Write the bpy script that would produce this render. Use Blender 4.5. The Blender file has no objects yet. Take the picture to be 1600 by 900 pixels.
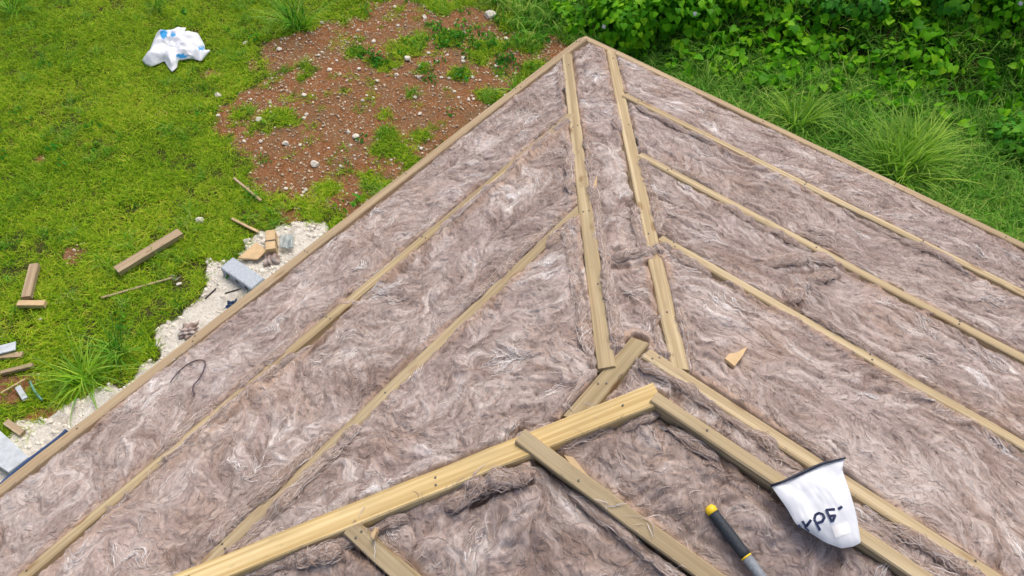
import bpy, bmesh, math, random
import numpy as np
from mathutils import Vector, Matrix, Euler

random.seed(7)
rng = np.random.default_rng(7)
scene = bpy.context.scene
COL = scene.collection

# ------------------------------------------------------------------ camera
HE = 2.75                                    # height of the eaves above the ground
CAM = np.array([3.06968, 1.95724, HE + 2.43282])
CF = np.array([-0.48003678, -0.37874216, -0.79127686])
CR = np.array([-0.63056617, 0.77605636, 0.01108296])
CU = np.array([-0.60987785, -0.50427265, 0.61135759])
FPX = 1196.772                               # focal length for a 1600 pixel wide picture
cam_d = bpy.data.cameras.new('camera')
cam_d.sensor_width = 36.0
cam_d.lens = 36.0 * FPX / 1600.0
cam_d.clip_start = 0.05
cam_d.clip_end = 500
cam = bpy.data.objects.new('camera', cam_d)
COL.objects.link(cam)
mw = Matrix.Identity(4)
for i in range(3):
    mw[i][0] = CR[i]; mw[i][1] = CU[i]; mw[i][2] = -CF[i]; mw[i][3] = CAM[i]
cam.matrix_world = mw
scene.camera = cam

# ------------------------------------------------------------------ light: bright overcast
SUN_EL, SUN_AZ = math.radians(62), math.radians(200)      # azimuth measured in the x-y plane
world = bpy.data.worlds.new('World'); scene.world = world; world.use_nodes = True
wn = world.node_tree; wn.nodes.clear()
sky = wn.nodes.new('ShaderNodeTexSky'); sky.sky_type = 'NISHITA'; sky.sun_disc = False
sky.sun_elevation = SUN_EL; sky.sun_rotation = math.radians(90) - SUN_AZ
sky.air_density = 0.7; sky.dust_density = 6.0; sky.ozone_density = 0.6
bg = wn.nodes.new('ShaderNodeBackground'); bg.inputs[1].default_value = 0.15
wo = wn.nodes.new('ShaderNodeOutputWorld')
wn.links.new(sky.outputs[0], bg.inputs[0]); wn.links.new(bg.outputs[0], wo.inputs[0])
sun_d = bpy.data.lights.new('sun', 'SUN'); sun_d.energy = 1.15; sun_d.angle = math.radians(40); sun_d.color = (1.0, 0.95, 0.88)
sun = bpy.data.objects.new('sun', sun_d); COL.objects.link(sun)
sd = Vector((math.cos(SUN_AZ) * math.cos(SUN_EL), math.sin(SUN_AZ) * math.cos(SUN_EL), math.sin(SUN_EL)))
sun.rotation_euler = sd.to_track_quat('Z', 'Y').to_euler()
scene.view_settings.view_transform = 'Standard'
scene.view_settings.look = 'None'
scene.view_settings.gamma = 1.0
scene.view_settings.exposure = 0.26

# ------------------------------------------------------------------ geometry of the place
G = 1.56352                                   # angle between the two eaves
EA = np.array([1.0, 0.0]); EB = np.array([math.cos(G), math.sin(G)])
SL, SR, S3 = 0.3916, 0.31527, 0.24524         # slopes: left face, right face, near face
P = 2.0; K = SR / SL                          # the peak is at a = P, b = K*P
HL, HR = 0.171, 0.150                         # offsets of the two hip battens
LB = [0.466, 0.921, 1.4745]                   # battens of the left face
RB = [0.462, 0.8915, 1.336, 1.880, 2.0077, 2.294]
BMAX = 4.6
AEND = P + K * P * SL / S3                    # end of the left eave

def zroof(a, b):
    return HE + np.minimum(np.minimum(SL * b, SR * a), SR * P - S3 * (a - P))
def zsoft(a, b):
    x1, x2, x3 = SL * b, SR * a, SR * P - S3 * (a - P)
    t = 45.0
    m = np.minimum(np.minimum(x1, x2), x3)
    return HE + m - np.log(np.exp(-t * (x1 - m)) + np.exp(-t * (x2 - m)) + np.exp(-t * (x3 - m))) / t
def ab2xy(a, b):
    return a + b * EB[0], b * EB[1]
def xy2ab(x, y):
    b = y / EB[1]; return x - b * EB[0], b
def W3(a, b, dz=0.0):
    x, y = ab2xy(a, b); return Vector((x, y, float(zroof(a, b)) + dz))
def ray(px, py):
    return CF + CR * (px - 800) / FPX - CU * (py - 450) / FPX
def at(px, py, z=0.0):                        # point at height z seen at that spot of the photograph
    d = ray(px, py); t = (z - CAM[2]) / d[2]
    return CAM + d * t
def at_roof(px, py, dz=0.0):
    d = ray(px, py); best = None
    for n, c in (((0, -SL / EB[1], 1), HE), ((-SR, SR * EB[0] / EB[1], 1), HE), ((S3, -S3 * EB[0] / EB[1], 1), HE + SR * P + S3 * P)):
        n = np.array(n); t = (c + dz - n @ CAM) / (n @ d); q = CAM + d * t
        a, b = xy2ab(q[0], q[1])
        if t > 0 and abs(q[2] - dz - zroof(a, b)) < 0.002: best = q
    return best
def proj(x, y, z):
    dx, dy, dz = x - CAM[0], y - CAM[1], z - CAM[2]
    w = dx * CF[0] + dy * CF[1] + dz * CF[2]
    w = np.where(w < 0.05, 0.05, w)
    u = 800 + FPX * (dx * CR[0] + dy * CR[1] + dz * CR[2]) / w
    v = 450 - FPX * (dx * CU[0] + dy * CU[1] + dz * CU[2]) / w
    return u, v
def near_view(x, y, z, m=300):                # places the photo shows, and a wide margin around them
    u, v = proj(x, y, z)
    return (u > -m) & (u < 1600 + m) & (v > -m) & (v < 900 + m)

# ------------------------------------------------------------------ noise helpers
NOISE = {}
def vnoise(x, y, seed):
    if seed not in NOISE: NOISE[seed] = np.random.default_rng(seed).random((256, 256), dtype=np.float32)
    r = NOISE[seed]
    xi = np.floor(x).astype(int); yi = np.floor(y).astype(int)
    fx = x - xi; fy = y - yi
    fx = fx * fx * (3 - 2 * fx); fy = fy * fy * (3 - 2 * fy)
    g = lambda i, j: r[i & 255, j & 255]
    return (g(xi, yi) * (1 - fx) + g(xi + 1, yi) * fx) * (1 - fy) + (g(xi, yi + 1) * (1 - fx) + g(xi + 1, yi + 1) * fx) * fy
def fbm(x, y, seed, oct=4):
    s = 0; amp = 0.5; tot = 0
    for o in range(oct):
        s = s + amp * vnoise(x * 2 ** o + 17.3 * o, y * 2 ** o + 5.1 * o, seed + o); tot += amp; amp *= 0.5
    return s / tot
def sstep(e0, e1, x):
    t = np.clip((x - e0) / (e1 - e0), 0, 1); return t * t * (3 - 2 * t)

# ------------------------------------------------------------------ object helpers
def tag(o, label=None, cat=None, group=None, kind=None):
    if label: o['label'] = label
    if cat: o['category'] = cat
    if group: o['group'] = group
    if kind: o['kind'] = kind
    return o
def empty(name, loc=(0, 0, 0)):
    o = bpy.data.objects.new(name, None); o.location = loc; o.empty_display_size = 0.1
    COL.objects.link(o); return o
def link(name, me, mat=None, parent=None, loc=None):
    o = bpy.data.objects.new(name, me)
    if mat is not None and len(me.materials) == 0: me.materials.append(mat)
    COL.objects.link(o)
    if loc is not None: o.location = loc
    if parent is not None: o.parent = parent
    return o
def big_mesh(name, V, F, attrs=None, smooth=True):
    me = bpy.data.meshes.new(name); V = np.asarray(V, np.float32); F = np.asarray(F, np.int32); k = F.shape[1]
    me.vertices.add(len(V)); me.vertices.foreach_set('co', V.ravel())
    me.loops.add(F.size); me.loops.foreach_set('vertex_index', F.ravel())
    me.polygons.add(len(F))
    me.polygons.foreach_set('loop_start', np.arange(0, F.size, k, dtype=np.int32))
    if smooth: me.polygons.foreach_set('use_smooth', np.ones(len(F), bool))
    for n, d in (attrs or {}).items():
        a = me.attributes.new(n, 'FLOAT', 'POINT'); a.data.foreach_set('value', np.asarray(d, np.float32))
    me.update(calc_edges=True); me.validate()
    return me
def bm_obj(name, bm, mat, parent=None, smooth=False, loc=None):
    me = bpy.data.meshes.new(name); bm.to_mesh(me); bm.free()
    if smooth:
        for p in me.polygons: p.use_smooth = True
    return link(name, me, mat, parent, loc)

# ------------------------------------------------------------------ materials
class NT:
    def __init__(s, name):
        s.m = bpy.data.materials.new(name); s.m.use_nodes = True; s.t = s.m.node_tree; s.t.nodes.clear()
        s.out = s.n('ShaderNodeOutputMaterial')
    def n(s, ty, **kw):
        nd = s.t.nodes.new(ty)
        for k, v in kw.items():
            if k.startswith('i_'):
                key = k[2:]; key = int(key) if key.isdigit() else key
                if hasattr(v, 'bl_idname') or isinstance(v, bpy.types.NodeSocket): s.t.links.new(v, nd.inputs[key])
                else: nd.inputs[key].default_value = v
            else: setattr(nd, k, v)
        return nd
    def l(s, a, b): s.t.links.new(a, b)
    def ramp(s, fac, stops):
        r = s.n('ShaderNodeValToRGB'); e = r.color_ramp.elements
        while len(e) < len(stops): e.new(0.5)
        for el, (p, c) in zip(e, stops):
            el.position = p; el.color = (*c, 1) if len(c) == 3 else c
        s.l(fac, r.inputs[0]); return r.outputs[0]
    def mix(s, fac, a, b, mode='MIX'):
        m = s.n('ShaderNodeMix'); m.data_type = 'RGBA'; m.blend_type = mode
        for v, i in ((fac, 0), (a, 6), (b, 7)):
            if isinstance(v, bpy.types.NodeSocket): s.l(v, m.inputs[i])
            elif i == 0: m.inputs[0].default_value = v
            else: m.inputs[i].default_value = (*v, 1)
        return m.outputs[2]
    def math(s, op, a, b=0.0, c=0.0):
        m = s.n('ShaderNodeMath', operation=op)
        for v, i in ((a, 0), (b, 1), (c, 2)):
            if isinstance(v, bpy.types.NodeSocket): s.l(v, m.inputs[i])
            else: m.inputs[i].default_value = v
        return m.outputs[0]
    def noise(s, scale, vec=None, detail=4, rough=0.55, dist=0.0):
        nd = s.n('ShaderNodeTexNoise'); nd.inputs['Scale'].default_value = scale; nd.inputs['Detail'].default_value = detail
        nd.inputs['Roughness'].default_value = rough; nd.inputs['Distortion'].default_value = dist
        if vec is not None: s.l(vec, nd.inputs['Vector'])
        return nd.outputs[0]
    def coord(s, which='Object', scale=None):
        c = s.n('ShaderNodeTexCoord').outputs[which]
        if scale is not None:
            mp = s.n('ShaderNodeMapping'); s.l(c, mp.inputs[0]); mp.inputs['Scale'].default_value = scale; c = mp.outputs[0]
        return c
    def pos(s): return s.n('ShaderNodeNewGeometry').outputs['Position']
    def attr(s, name): return s.n('ShaderNodeAttribute', attribute_name=name).outputs['Fac']
    def orand(s): return s.n('ShaderNodeObjectInfo').outputs['Random']
    def bsdf(s, col, rough=0.6, spec=0.3, bump=None, bstr=0.3, bdist=0.01, **kw):
        p = s.n('ShaderNodeBsdfPrincipled')
        if isinstance(col, bpy.types.NodeSocket): s.l(col, p.inputs['Base Color'])
        else: p.inputs['Base Color'].default_value = (*col, 1)
        if isinstance(rough, bpy.types.NodeSocket): s.l(rough, p.inputs['Roughness'])
        else: p.inputs['Roughness'].default_value = rough
        p.inputs['Specular IOR Level'].default_value = spec
        for k, v in kw.items(): p.inputs[k.replace('_', ' ')].default_value = v
        if bump is not None:
            b = s.n('ShaderNodeBump'); b.inputs['Strength'].default_value = bstr; b.inputs['Distance'].default_value = bdist
            s.l(bump, b.inputs['Height']); s.l(b.outputs[0], p.inputs['Normal'])
        s.l(p.outputs[0], s.out.inputs[0]); return p

def mat_wood(name, c1, c2, c3, grey=0.0, knot=True):
    t = NT(name); r = t.orand()
    off = t.n('ShaderNodeCombineXYZ'); t.l(t.math('MULTIPLY', r, 37.0), off.inputs[0]); t.l(t.math('MULTIPLY', r, 11.0), off.inputs[1])
    add = t.n('ShaderNodeVectorMath', operation='ADD'); t.l(t.coord('Object'), add.inputs[0]); t.l(off.outputs[0], add.inputs[1])
    v = add.outputs[0]
    def mp(sc):
        m = t.n('ShaderNodeMapping'); t.l(v, m.inputs[0]); m.inputs['Scale'].default_value = sc; return m.outputs[0]
    grain = t.noise(1.0, mp((0.9, 80, 80)), 4, 0.55, 0.15)
    broad = t.noise(1.0, mp((1.4, 26, 26)), 4, 0.6, 0.5)
    blot = t.noise(1.0, mp((4, 9, 9)), 3, 0.6)
    c = t.ramp(grain, [(0.38, c2), (0.48, c1), (0.60, c3)])
    c = t.mix(t.ramp(broad, [(0.42, (0, 0, 0)), (0.60, (0.7, 0.7, 0.7))]), c, c2)
    c = t.mix(t.ramp(blot, [(0.5, (0, 0, 0)), (0.75, (0.45, 0.45, 0.45))]), c, (0.32, 0.27, 0.15))
    if knot:
        vo = t.n('ShaderNodeTexVoronoi'); t.l(mp((5.5, 15, 15)), vo.inputs['Vector']); vo.inputs['Scale'].default_value = 1.0
        vo.inputs['Randomness'].default_value = 1.0
        kf = t.ramp(vo.outputs['Distance'], [(0.10, (1, 1, 1)), (0.20, (0, 0, 0))])
        c = t.mix(t.math('MULTIPLY', kf, 0.75), c, (0.20, 0.105, 0.04))
    hs = t.n('ShaderNodeHueSaturation'); t.l(c, hs.inputs['Color']); t.l(t.math('ADD', 0.80, t.math('MULTIPLY', r, 0.38)), hs.inputs['Value']); hs.inputs['Saturation'].default_value = 0.97
    c = t.mix(t.math('MULTIPLY', t.math('FRACT', t.math('MULTIPLY', r, 7.31)), 0.38), hs.outputs[0], (0.38, 0.31, 0.20))
    st = t.noise(1.0, mp((7, 22, 22)), 4, 0.7)
    c = t.mix(t.ramp(st, [(0.60, (0, 0, 0)), (0.74, (0.55, 0.55, 0.55))]), c, (0.19, 0.14, 0.08))
    if grey: c = t.mix(grey, c, (0.36, 0.30, 0.22))
    t.bsdf(c, 0.75, 0.2, bump=grain, bstr=0.25, bdist=0.003)
    return t.m

M = {}
M['batten'] = mat_wood('treated_pine', (0.44, 0.345, 0.195), (0.31, 0.235, 0.125), (0.54, 0.45, 0.28))
M['beam'] = mat_wood('fresh_pine', (0.60, 0.455, 0.205), (0.45, 0.315, 0.120), (0.68, 0.55, 0.29), knot=False)
M['fascia'] = mat_wood('weathered_pine', (0.43, 0.315, 0.18), (0.30, 0.21, 0.115), (0.50, 0.39, 0.24), grey=0.15)
M['offcut'] = mat_wood('timber_offcut', (0.46, 0.34, 0.20), (0.33, 0.23, 0.13), (0.54, 0.42, 0.27), grey=0.2)

def mat_wool():
    t = NT('glass_wool'); tone = t.attr('tone'); tan = t.attr('tan'); p = t.pos()
    f1 = t.noise(320, p, 3, 0.7)
    v = t.math('ADD', tone, t.math('MULTIPLY', t.math('SUBTRACT', f1, 0.5), 0.35))
    c = t.ramp(v, [(0.0, (0.13, 0.090, 0.074)), (0.28, (0.265, 0.205, 0.178)), (0.52, (0.415, 0.348, 0.317)), (0.74, (0.56, 0.508, 0.48)), (1.0, (0.83, 0.825, 0.82))])
    big = t.noise(2.3, p, 3, 0.6)
    c = t.mix(t.math('MULTIPLY', t.ramp(big, [(0.42, (0, 0, 0)), (0.66, (1, 1, 1))]), 0.25), c, (0.42, 0.36, 0.37))
    c = t.mix(t.math('MULTIPLY', tan, 0.75), c, t.mix(0.55, c, (0.48, 0.325, 0.215)))
    t.bsdf(c, 0.95, 0.05, bump=f1, bstr=0.5, bdist=0.004)
    return t.m
M['wool'] = mat_wool()

def mat_leaf(name, cols, trans=0.35, big_scale=0.7, tips=None, rough=0.55):
    t = NT(name); r = t.orand(); h = t.attr('h'); p = t.pos()
    big = t.noise(big_scale, p, 3, 0.6)
    mixv = t.math('ADD', t.math('MULTIPLY', r, 0.40), t.math('MULTIPLY', t.math('SUBTRACT', big, 0.25), 1.05))
    sh = t.attr('shade')
    mixv = t.math('ADD', mixv, t.math('MULTIPLY', t.math('SUBTRACT', sh, 0.5), 0.9))
    n = len(cols)
    c = t.ramp(mixv, [(0.1 + 0.8 * i / (n - 1), cc) for i, cc in enumerate(cols)])
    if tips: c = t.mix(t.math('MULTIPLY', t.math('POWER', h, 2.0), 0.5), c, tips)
    pr = t.bsdf(c, rough, 0.08)
    tr = t.n('ShaderNodeBsdfTranslucent'); t.l(c, tr.inputs[0])
    mx = t.n('ShaderNodeMixShader'); mx.inputs[0].default_value = trans
    t.l(pr.outputs[0], mx.inputs[1]); t.l(tr.outputs[0], mx.inputs[2]); t.l(mx.outputs[0], t.out.inputs[0])
    return t.m
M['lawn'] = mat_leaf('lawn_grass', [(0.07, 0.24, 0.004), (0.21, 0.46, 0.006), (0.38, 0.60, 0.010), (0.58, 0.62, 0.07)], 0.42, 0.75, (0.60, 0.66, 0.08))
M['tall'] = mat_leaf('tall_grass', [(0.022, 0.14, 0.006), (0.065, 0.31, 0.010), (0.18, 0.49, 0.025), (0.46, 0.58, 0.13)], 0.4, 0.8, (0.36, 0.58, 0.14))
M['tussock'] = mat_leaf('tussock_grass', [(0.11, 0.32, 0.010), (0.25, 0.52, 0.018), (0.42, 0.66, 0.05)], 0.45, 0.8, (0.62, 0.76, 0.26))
M['vine'] = mat_leaf('vine_leaf', [(0.06, 0.26, 0.008), (0.15, 0.46, 0.012), (0.30, 0.62, 0.02)], 0.45, 0.9, None, 0.4)
M['weed'] = mat_leaf('weed_leaf', [(0.04, 0.20, 0.022), (0.075, 0.32, 0.03), (0.16, 0.44, 0.03)], 0.42, 0.9, None, 0.5)
def plain(name, col, rough=0.6, spec=0.3, nscale=40, var=0.25, bstr=0.2, bdist=0.003, **kw):
    t = NT(name); n = t.noise(nscale, t.coord('Object'), 5, 0.6)
    c = t.mix(t.ramp(n, [(0.3, (0, 0, 0)), (0.7, (1, 1, 1))]), tuple(x * (1 - var) for x in col), tuple(min(1, x * (1 + var)) for x in col))
    t.bsdf(c, rough, spec, bump=n, bstr=bstr, bdist=bdist, **kw); return t.m
M['stem'] = plain('dark_stem', (0.10, 0.075, 0.04), 0.8)
M['limestone'] = plain('limestone', (0.70, 0.66, 0.57), 0.9, 0.1, 30, 0.22, 0.6, 0.01)
M['pebble'] = plain('pebble', (0.52, 0.43, 0.31), 0.9, 0.1, 14, 0.5, 0.4)
M['concrete'] = plain('concrete', (0.42, 0.47, 0.52), 0.9, 0.1, 120, 0.28, 0.7, 0.004)
M['board'] = plain('fibre_cement', (0.48, 0.53, 0.56), 0.8, 0.2, 18, 0.18, 0.2)
M['ply'] = plain('plywood', (0.56, 0.41, 0.23), 0.7, 0.2, 14, 0.15, 0.1)
M['blackish'] = plain('dark_stick', (0.06, 0.05, 0.045), 0.8)
M['blue_hose'] = plain('blue_hose', (0.025, 0.06, 0.16), 0.45, 0.4, 10, 0.25)
M['green_hose'] = plain('green_twine', (0.12, 0.28, 0.20), 0.6)
M['blue_cloth'] = plain('blue_cloth', (0.03, 0.06, 0.12), 0.7, 0.2, 30, 0.4)
M['grip'] = plain('rubber_grip', (0.028, 0.036, 0.046), 0.6, 0.35, 150, 0.3, 0.3)
M['yellow'] = plain('yellow_plastic', (0.80, 0.55, 0.02), 0.45, 0.4, 60, 0.1)
M['shaft'] = plain('grey_shaft', (0.20, 0.23, 0.26), 0.5, 0.4, 150, 0.2)
M['steel'] = plain('hammer_steel', (0.25, 0.25, 0.26), 0.35, 0.5, 80, 0.2, Metallic=0.9)
M['ink'] = plain('navy_ink', (0.022, 0.032, 0.085), 0.6, 0.2, 90, 0.3)
M['zip'] = plain('dark_zip', (0.03, 0.036, 0.055), 0.5, 0.3, 90, 0.3)
M['sticker'] = plain('pale_sticker', (0.90, 0.90, 0.89), 0.5, 0.3, 60, 0.04)
M['twine'] = plain('dark_twine', (0.10, 0.075, 0.09), 0.85, 0.1)
M['wall'] = plain('wall_plaster', (0.5, 0.48, 0.44), 0.9, 0.1, 6, 0.1)
M['light_blocker'] = plain('light_blocker_mat', (0.16, 0.12, 0.09), 0.9, 0.1, 9, 0.2)
M['flower'] = plain('pale_petal', (0.70, 0.66, 0.78), 0.7, 0.1, 60, 0.1)
M['metal_strap'] = plain('pale_paint', (0.60, 0.66, 0.70), 0.6, 0.3, 40, 0.15)
M['nail'] = plain('nail_head', (0.10, 0.09, 0.08), 0.5, 0.4)
def mat_plastic(name, col, attr=False):
    t = NT(name); n = t.noise(35, t.coord('Object'), 3, 0.5)
    c = t.mix(n, tuple(x * 0.93 for x in col), col)
    if attr:
        c = t.mix(t.attr('blue'), c, (0.03, 0.36, 0.75))
    pr = t.bsdf(c, 0.38, 0.35, bump=t.noise(60, t.coord('Object'), 3, 0.6), bstr=0.15, bdist=0.003)
    tr = t.n('ShaderNodeBsdfTranslucent'); t.l(c, tr.inputs[0])
    mx = t.n('ShaderNodeMixShader'); mx.inputs[0].default_value = 0.2
    t.l(pr.outputs[0], mx.inputs[1]); t.l(tr.outputs[0], mx.inputs[2]); t.l(mx.outputs[0], t.out.inputs[0]); return t.m
M['bag'] = mat_plastic('white_plastic', (0.84, 0.88, 0.93))
M['sack'] = mat_plastic('printed_plastic', (0.86, 0.90, 0.95), True)
def mat_film():
    t = NT('clear_film'); pr = t.bsdf((0.35, 0.42, 0.42), 0.25, 0.5)
    tb = t.n('ShaderNodeBsdfTransparent'); mx = t.n('ShaderNodeMixShader'); mx.inputs[0].default_value = 0.45
    t.l(pr.outputs[0], mx.inputs[1]); t.l(tb.outputs[0], mx.inputs[2]); t.l(mx.outputs[0], t.out.inputs[0]); return t.m
M['film'] = mat_film()

def mat_ground():
    t = NT('ground_mix'); p = t.pos(); soil = t.attr('soil'); lime = t.attr('lime')
    n1 = t.noise(3.0, p, 5, 0.65); n2 = t.noise(26, p, 5, 0.7); n3 = t.noise(140, p, 3, 0.7)
    dirt = t.ramp(n2, [(0.25, (0.14, 0.056, 0.022)), (0.5, (0.25, 0.110, 0.044)), (0.75, (0.36, 0.205, 0.105))])
    dirt = t.mix(t.ramp(n1, [(0.42, (0, 0, 0)), (0.68, (0.6, 0.6, 0.6))]), dirt, (0.17, 0.125, 0.07))
    vo = t.n('ShaderNodeTexVoronoi'); t.l(p, vo.inputs['Vector']); vo.inputs['Scale'].default_value = 55
    dirt = t.mix(t.math('MULTIPLY', t.ramp(vo.outputs['Distance'], [(0.12, (1, 1, 1)), (0.26, (0, 0, 0))]), 0.6), dirt, (0.50, 0.42, 0.32))
    under = t.ramp(n2, [(0.3, (0.035, 0.045, 0.012)), (0.6, (0.075, 0.078, 0.022)), (0.8, (0.13, 0.10, 0.05))])
    lm = t.ramp(n2, [(0.25, (0.50, 0.46, 0.38)), (0.5, (0.70, 0.67, 0.59)), (0.75, (0.80, 0.78, 0.71))])
    lm = t.mix(t.ramp(t.noise(5, p, 4, 0.7), [(0.50, (0, 0, 0)), (0.72, (0.75, 0.75, 0.75))]), lm, (0.33, 0.28, 0.20))
    e = t.math('MULTIPLY', t.math('SUBTRACT', t.noise(9, p, 4, 0.7), 0.5), 0.9)
    fs = t.ramp(t.math('ADD', soil, e), [(0.38, (0, 0, 0)), (0.62, (1, 1, 1))])
    fl = t.ramp(t.math('ADD', lime, e), [(0.38, (0, 0, 0)), (0.62, (1, 1, 1))])
    c = t.mix(fs, under, dirt); c = t.mix(fl, c, lm)
    t.bsdf(c, 0.95, 0.1, bump=t.math('ADD', n2, t.math('MULTIPLY', n3, 0.4)), bstr=0.8, bdist=0.03)
    return t.m
M['ground'] = mat_ground()

# ------------------------------------------------------------------ ground
def poly_sd(x, y, poly):                       # signed distance, positive inside
    poly = np.asarray(poly); d = np.full(x.shape, 1e9); ins = np.zeros(x.shape, bool); n = len(poly)
    for i in range(n):
        x0, y0 = poly[i]; x1, y1 = poly[(i + 1) % n]; ex, ey = x1 - x0, y1 - y0
        t = np.clip(((x - x0) * ex + (y - y0) * ey) / (ex * ex + ey * ey), 0, 1)
        d = np.minimum(d, np.hypot(x - x0 - t * ex, y - y0 - t * ey))
        c = ((y0 > y) != (y1 > y)) & (x < ex * (y - y0) / (ey + 1e-12) + x0); ins ^= c
    return np.where(ins, d, -d)
def gpoly(pts): return [tuple(at(*q)[:2]) for q in pts]
SOIL = gpoly([(455, 62), (520, 22), (590, 2), (690, 6), (775, 22), (762, 52), (800, 62), (870, 78), (905, 100), (800, 190), (640, 330), (560, 330),
              (505, 300), (470, 322), (432, 290), (400, 262), (352, 242), (342, 195), (352, 165), (400, 140), (440, 110)])
GREENS = [(645, 68, .22), (555, 84, .12), (612, 212, .16), (715, 118, .16), (432, 188, .2), (515, 300, .10), (640, 148, .12), (660, 110, .14), 
          (760, 150, .2), (830, 120, .3), (700, 60, .25),  (385, 178, .12), (820, 70, .22),  (650, 215, .12)]
GR = [(*at(u, v)[:2], r * .75) for u, v, r in GREENS]
LIME = gpoly([(500, 372), (440, 362), (390, 378), (345, 402), (300, 445), (268, 500), (232, 555), (160, 605), (105, 640), (40, 672), (-40, 715), (-160, 800), (-100, 960), (200, 760), (620, 400)])
LIME = LIME
BARE = [(*at(u, v)[:2], r) for u, v, r in [(115, 400, .13), (455, 335, .13), (875, 84, .22), (75, 668, .25), (20, 600, .2), (250, 180, .07), (60, 250, .08), (330, 112, .10), (245, 312, .07), (150, 150, .05), (390, 100, .08)]]
# foot of the overgrown bank on the far right side
FOOT = [at(u, v)[:2] for u, v in [(760, -60), (860, 10), (905, 52), (1010, 88), (1090, 120), (1200, 145), (1330, 165), (1450, 195), (1560, 232), (1650, 280), (1900, 400)]]
FOOT = [np.array(FOOT[0]) + np.array([-3.0, -6.0])] + FOOT + [np.array(FOOT[-1]) + np.array([-1.5, 9])]
BANKPOLY = [tuple(q) for q in FOOT] + [(-40, 14), (-40, -14)]
def soil_mask(x, y):
    d = poly_sd(x, y, SOIL) + (fbm(x * 2.2, y * 2.2, 91) - .5) * .9
    m = sstep(-.08, .1, d + .10)
    for gx, gy, r in GR:
        q = np.hypot(x - gx, y - gy) + (fbm(x * 5, y * 5, 77) - .5) * .25
        m = m * sstep(r * .55, r * 1.25, q)
    m = m * (1 - .8 * sstep(.60, .72, fbm(x * 3.1, y * 3.1, 33)))
    for gx, gy, r in BARE:
        q = np.hypot(x - gx, y - gy) + (fbm(x * 5, y * 5, 78) - .5) * .2
        m = np.maximum(m, 1 - sstep(r * .5, r * 1.2, q))
    return m
def lime_mask(x, y):
    return sstep(-.10, .10, poly_sd(x, y, LIME) + (fbm(x * 3.5, y * 3.5, 55) - .5) * .75 + .01)
def bank_d(x, y): return poly_sd(x, y, BANKPOLY)
def zground(x, y):
    d = bank_d(x, y) + (fbm(x * 1.3, y * 1.3, 12) - .5) * .7
    z = 0.34 * sstep(0.0, 1.6, d) + 0.06 * np.clip(d, 0, 12)
    z = z + 0.24 * (fbm(x * 1.1 + 9, y * 1.1, 13) - .5) * sstep(0.1, 0.8, d)
    z = z + 0.06 * (fbm(x * 0.8, y * 0.8, 14) - .5) * sstep(0.5, 2.0, np.hypot(np.maximum(-x, 0), np.maximum(-y, 0)) )
    return z
def gz(x, y): return float(zground(np.array([x]), np.array([y]))[0])
def axis(lo, hi, st, far):
    e = st * np.cumsum(1.35 ** np.arange(1, 30)); e = e[e < far]; e = np.append(e, far)
    return np.concatenate([lo - e[::-1], np.arange(lo, hi, st), hi + e])
gx = axis(-8.5, 5.0, .05, 60); gy = axis(-8.5, 5.0, .05, 60)
GX, GY = np.meshgrid(gx, gy, indexing='ij')
gzv = zground(GX.ravel(), GY.ravel())
nx, ny = GX.shape; idx = np.arange(nx * ny).reshape(nx, ny)
F = np.stack([idx[:-1, :-1], idx[1:, :-1], idx[1:, 1:], idx[:-1, 1:]], -1).reshape(-1, 4)
lime_v = lime_mask(GX.ravel(), GY.ravel())
rough = (fbm(GX.ravel() * 9, GY.ravel() * 9, 61) - .5) * .05
me = big_mesh('ground', np.stack([GX.ravel(), GY.ravel(), gzv + rough * .4 + .03 * lime_v * (fbm(GX.ravel() * 4, GY.ravel() * 4, 62))], -1), F,
              {'soil': soil_mask(GX.ravel(), GY.ravel()), 'lime': lime_v})
tag(link('ground', me, M['ground']), kind='structure')

# ------------------------------------------------------------------ house: walls, battens, fascia
house = empty('unfinished_house', (0, 0, 0))
tag(house, 'hip roof under construction with pine battens laid over pinkish grey insulation', 'roof')
def box_bm(bm, c0, c1):
    r = bmesh.ops.create_cube(bm, size=1)['verts']
    for v in r:
        v.co = Vector([c0[i] + (v.co[i] + .5) * (c1[i] - c0[i]) for i in range(3)])
    return r
for n, (x0, y0, x1, y1) in enumerate([(.12, .12, AEND - .12, .27), (.12, .30, .27, BMAX - .1), (AEND - .27, .30, AEND - .12, BMAX - .1), (.30, BMAX - .25, AEND - .30, BMAX - .1)]):
    bm = bmesh.new(); box_bm(bm, (x0, y0, 0), (x1, y1, HE - .12)); bm_obj('wall', bm, M['wall'], house)

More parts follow.
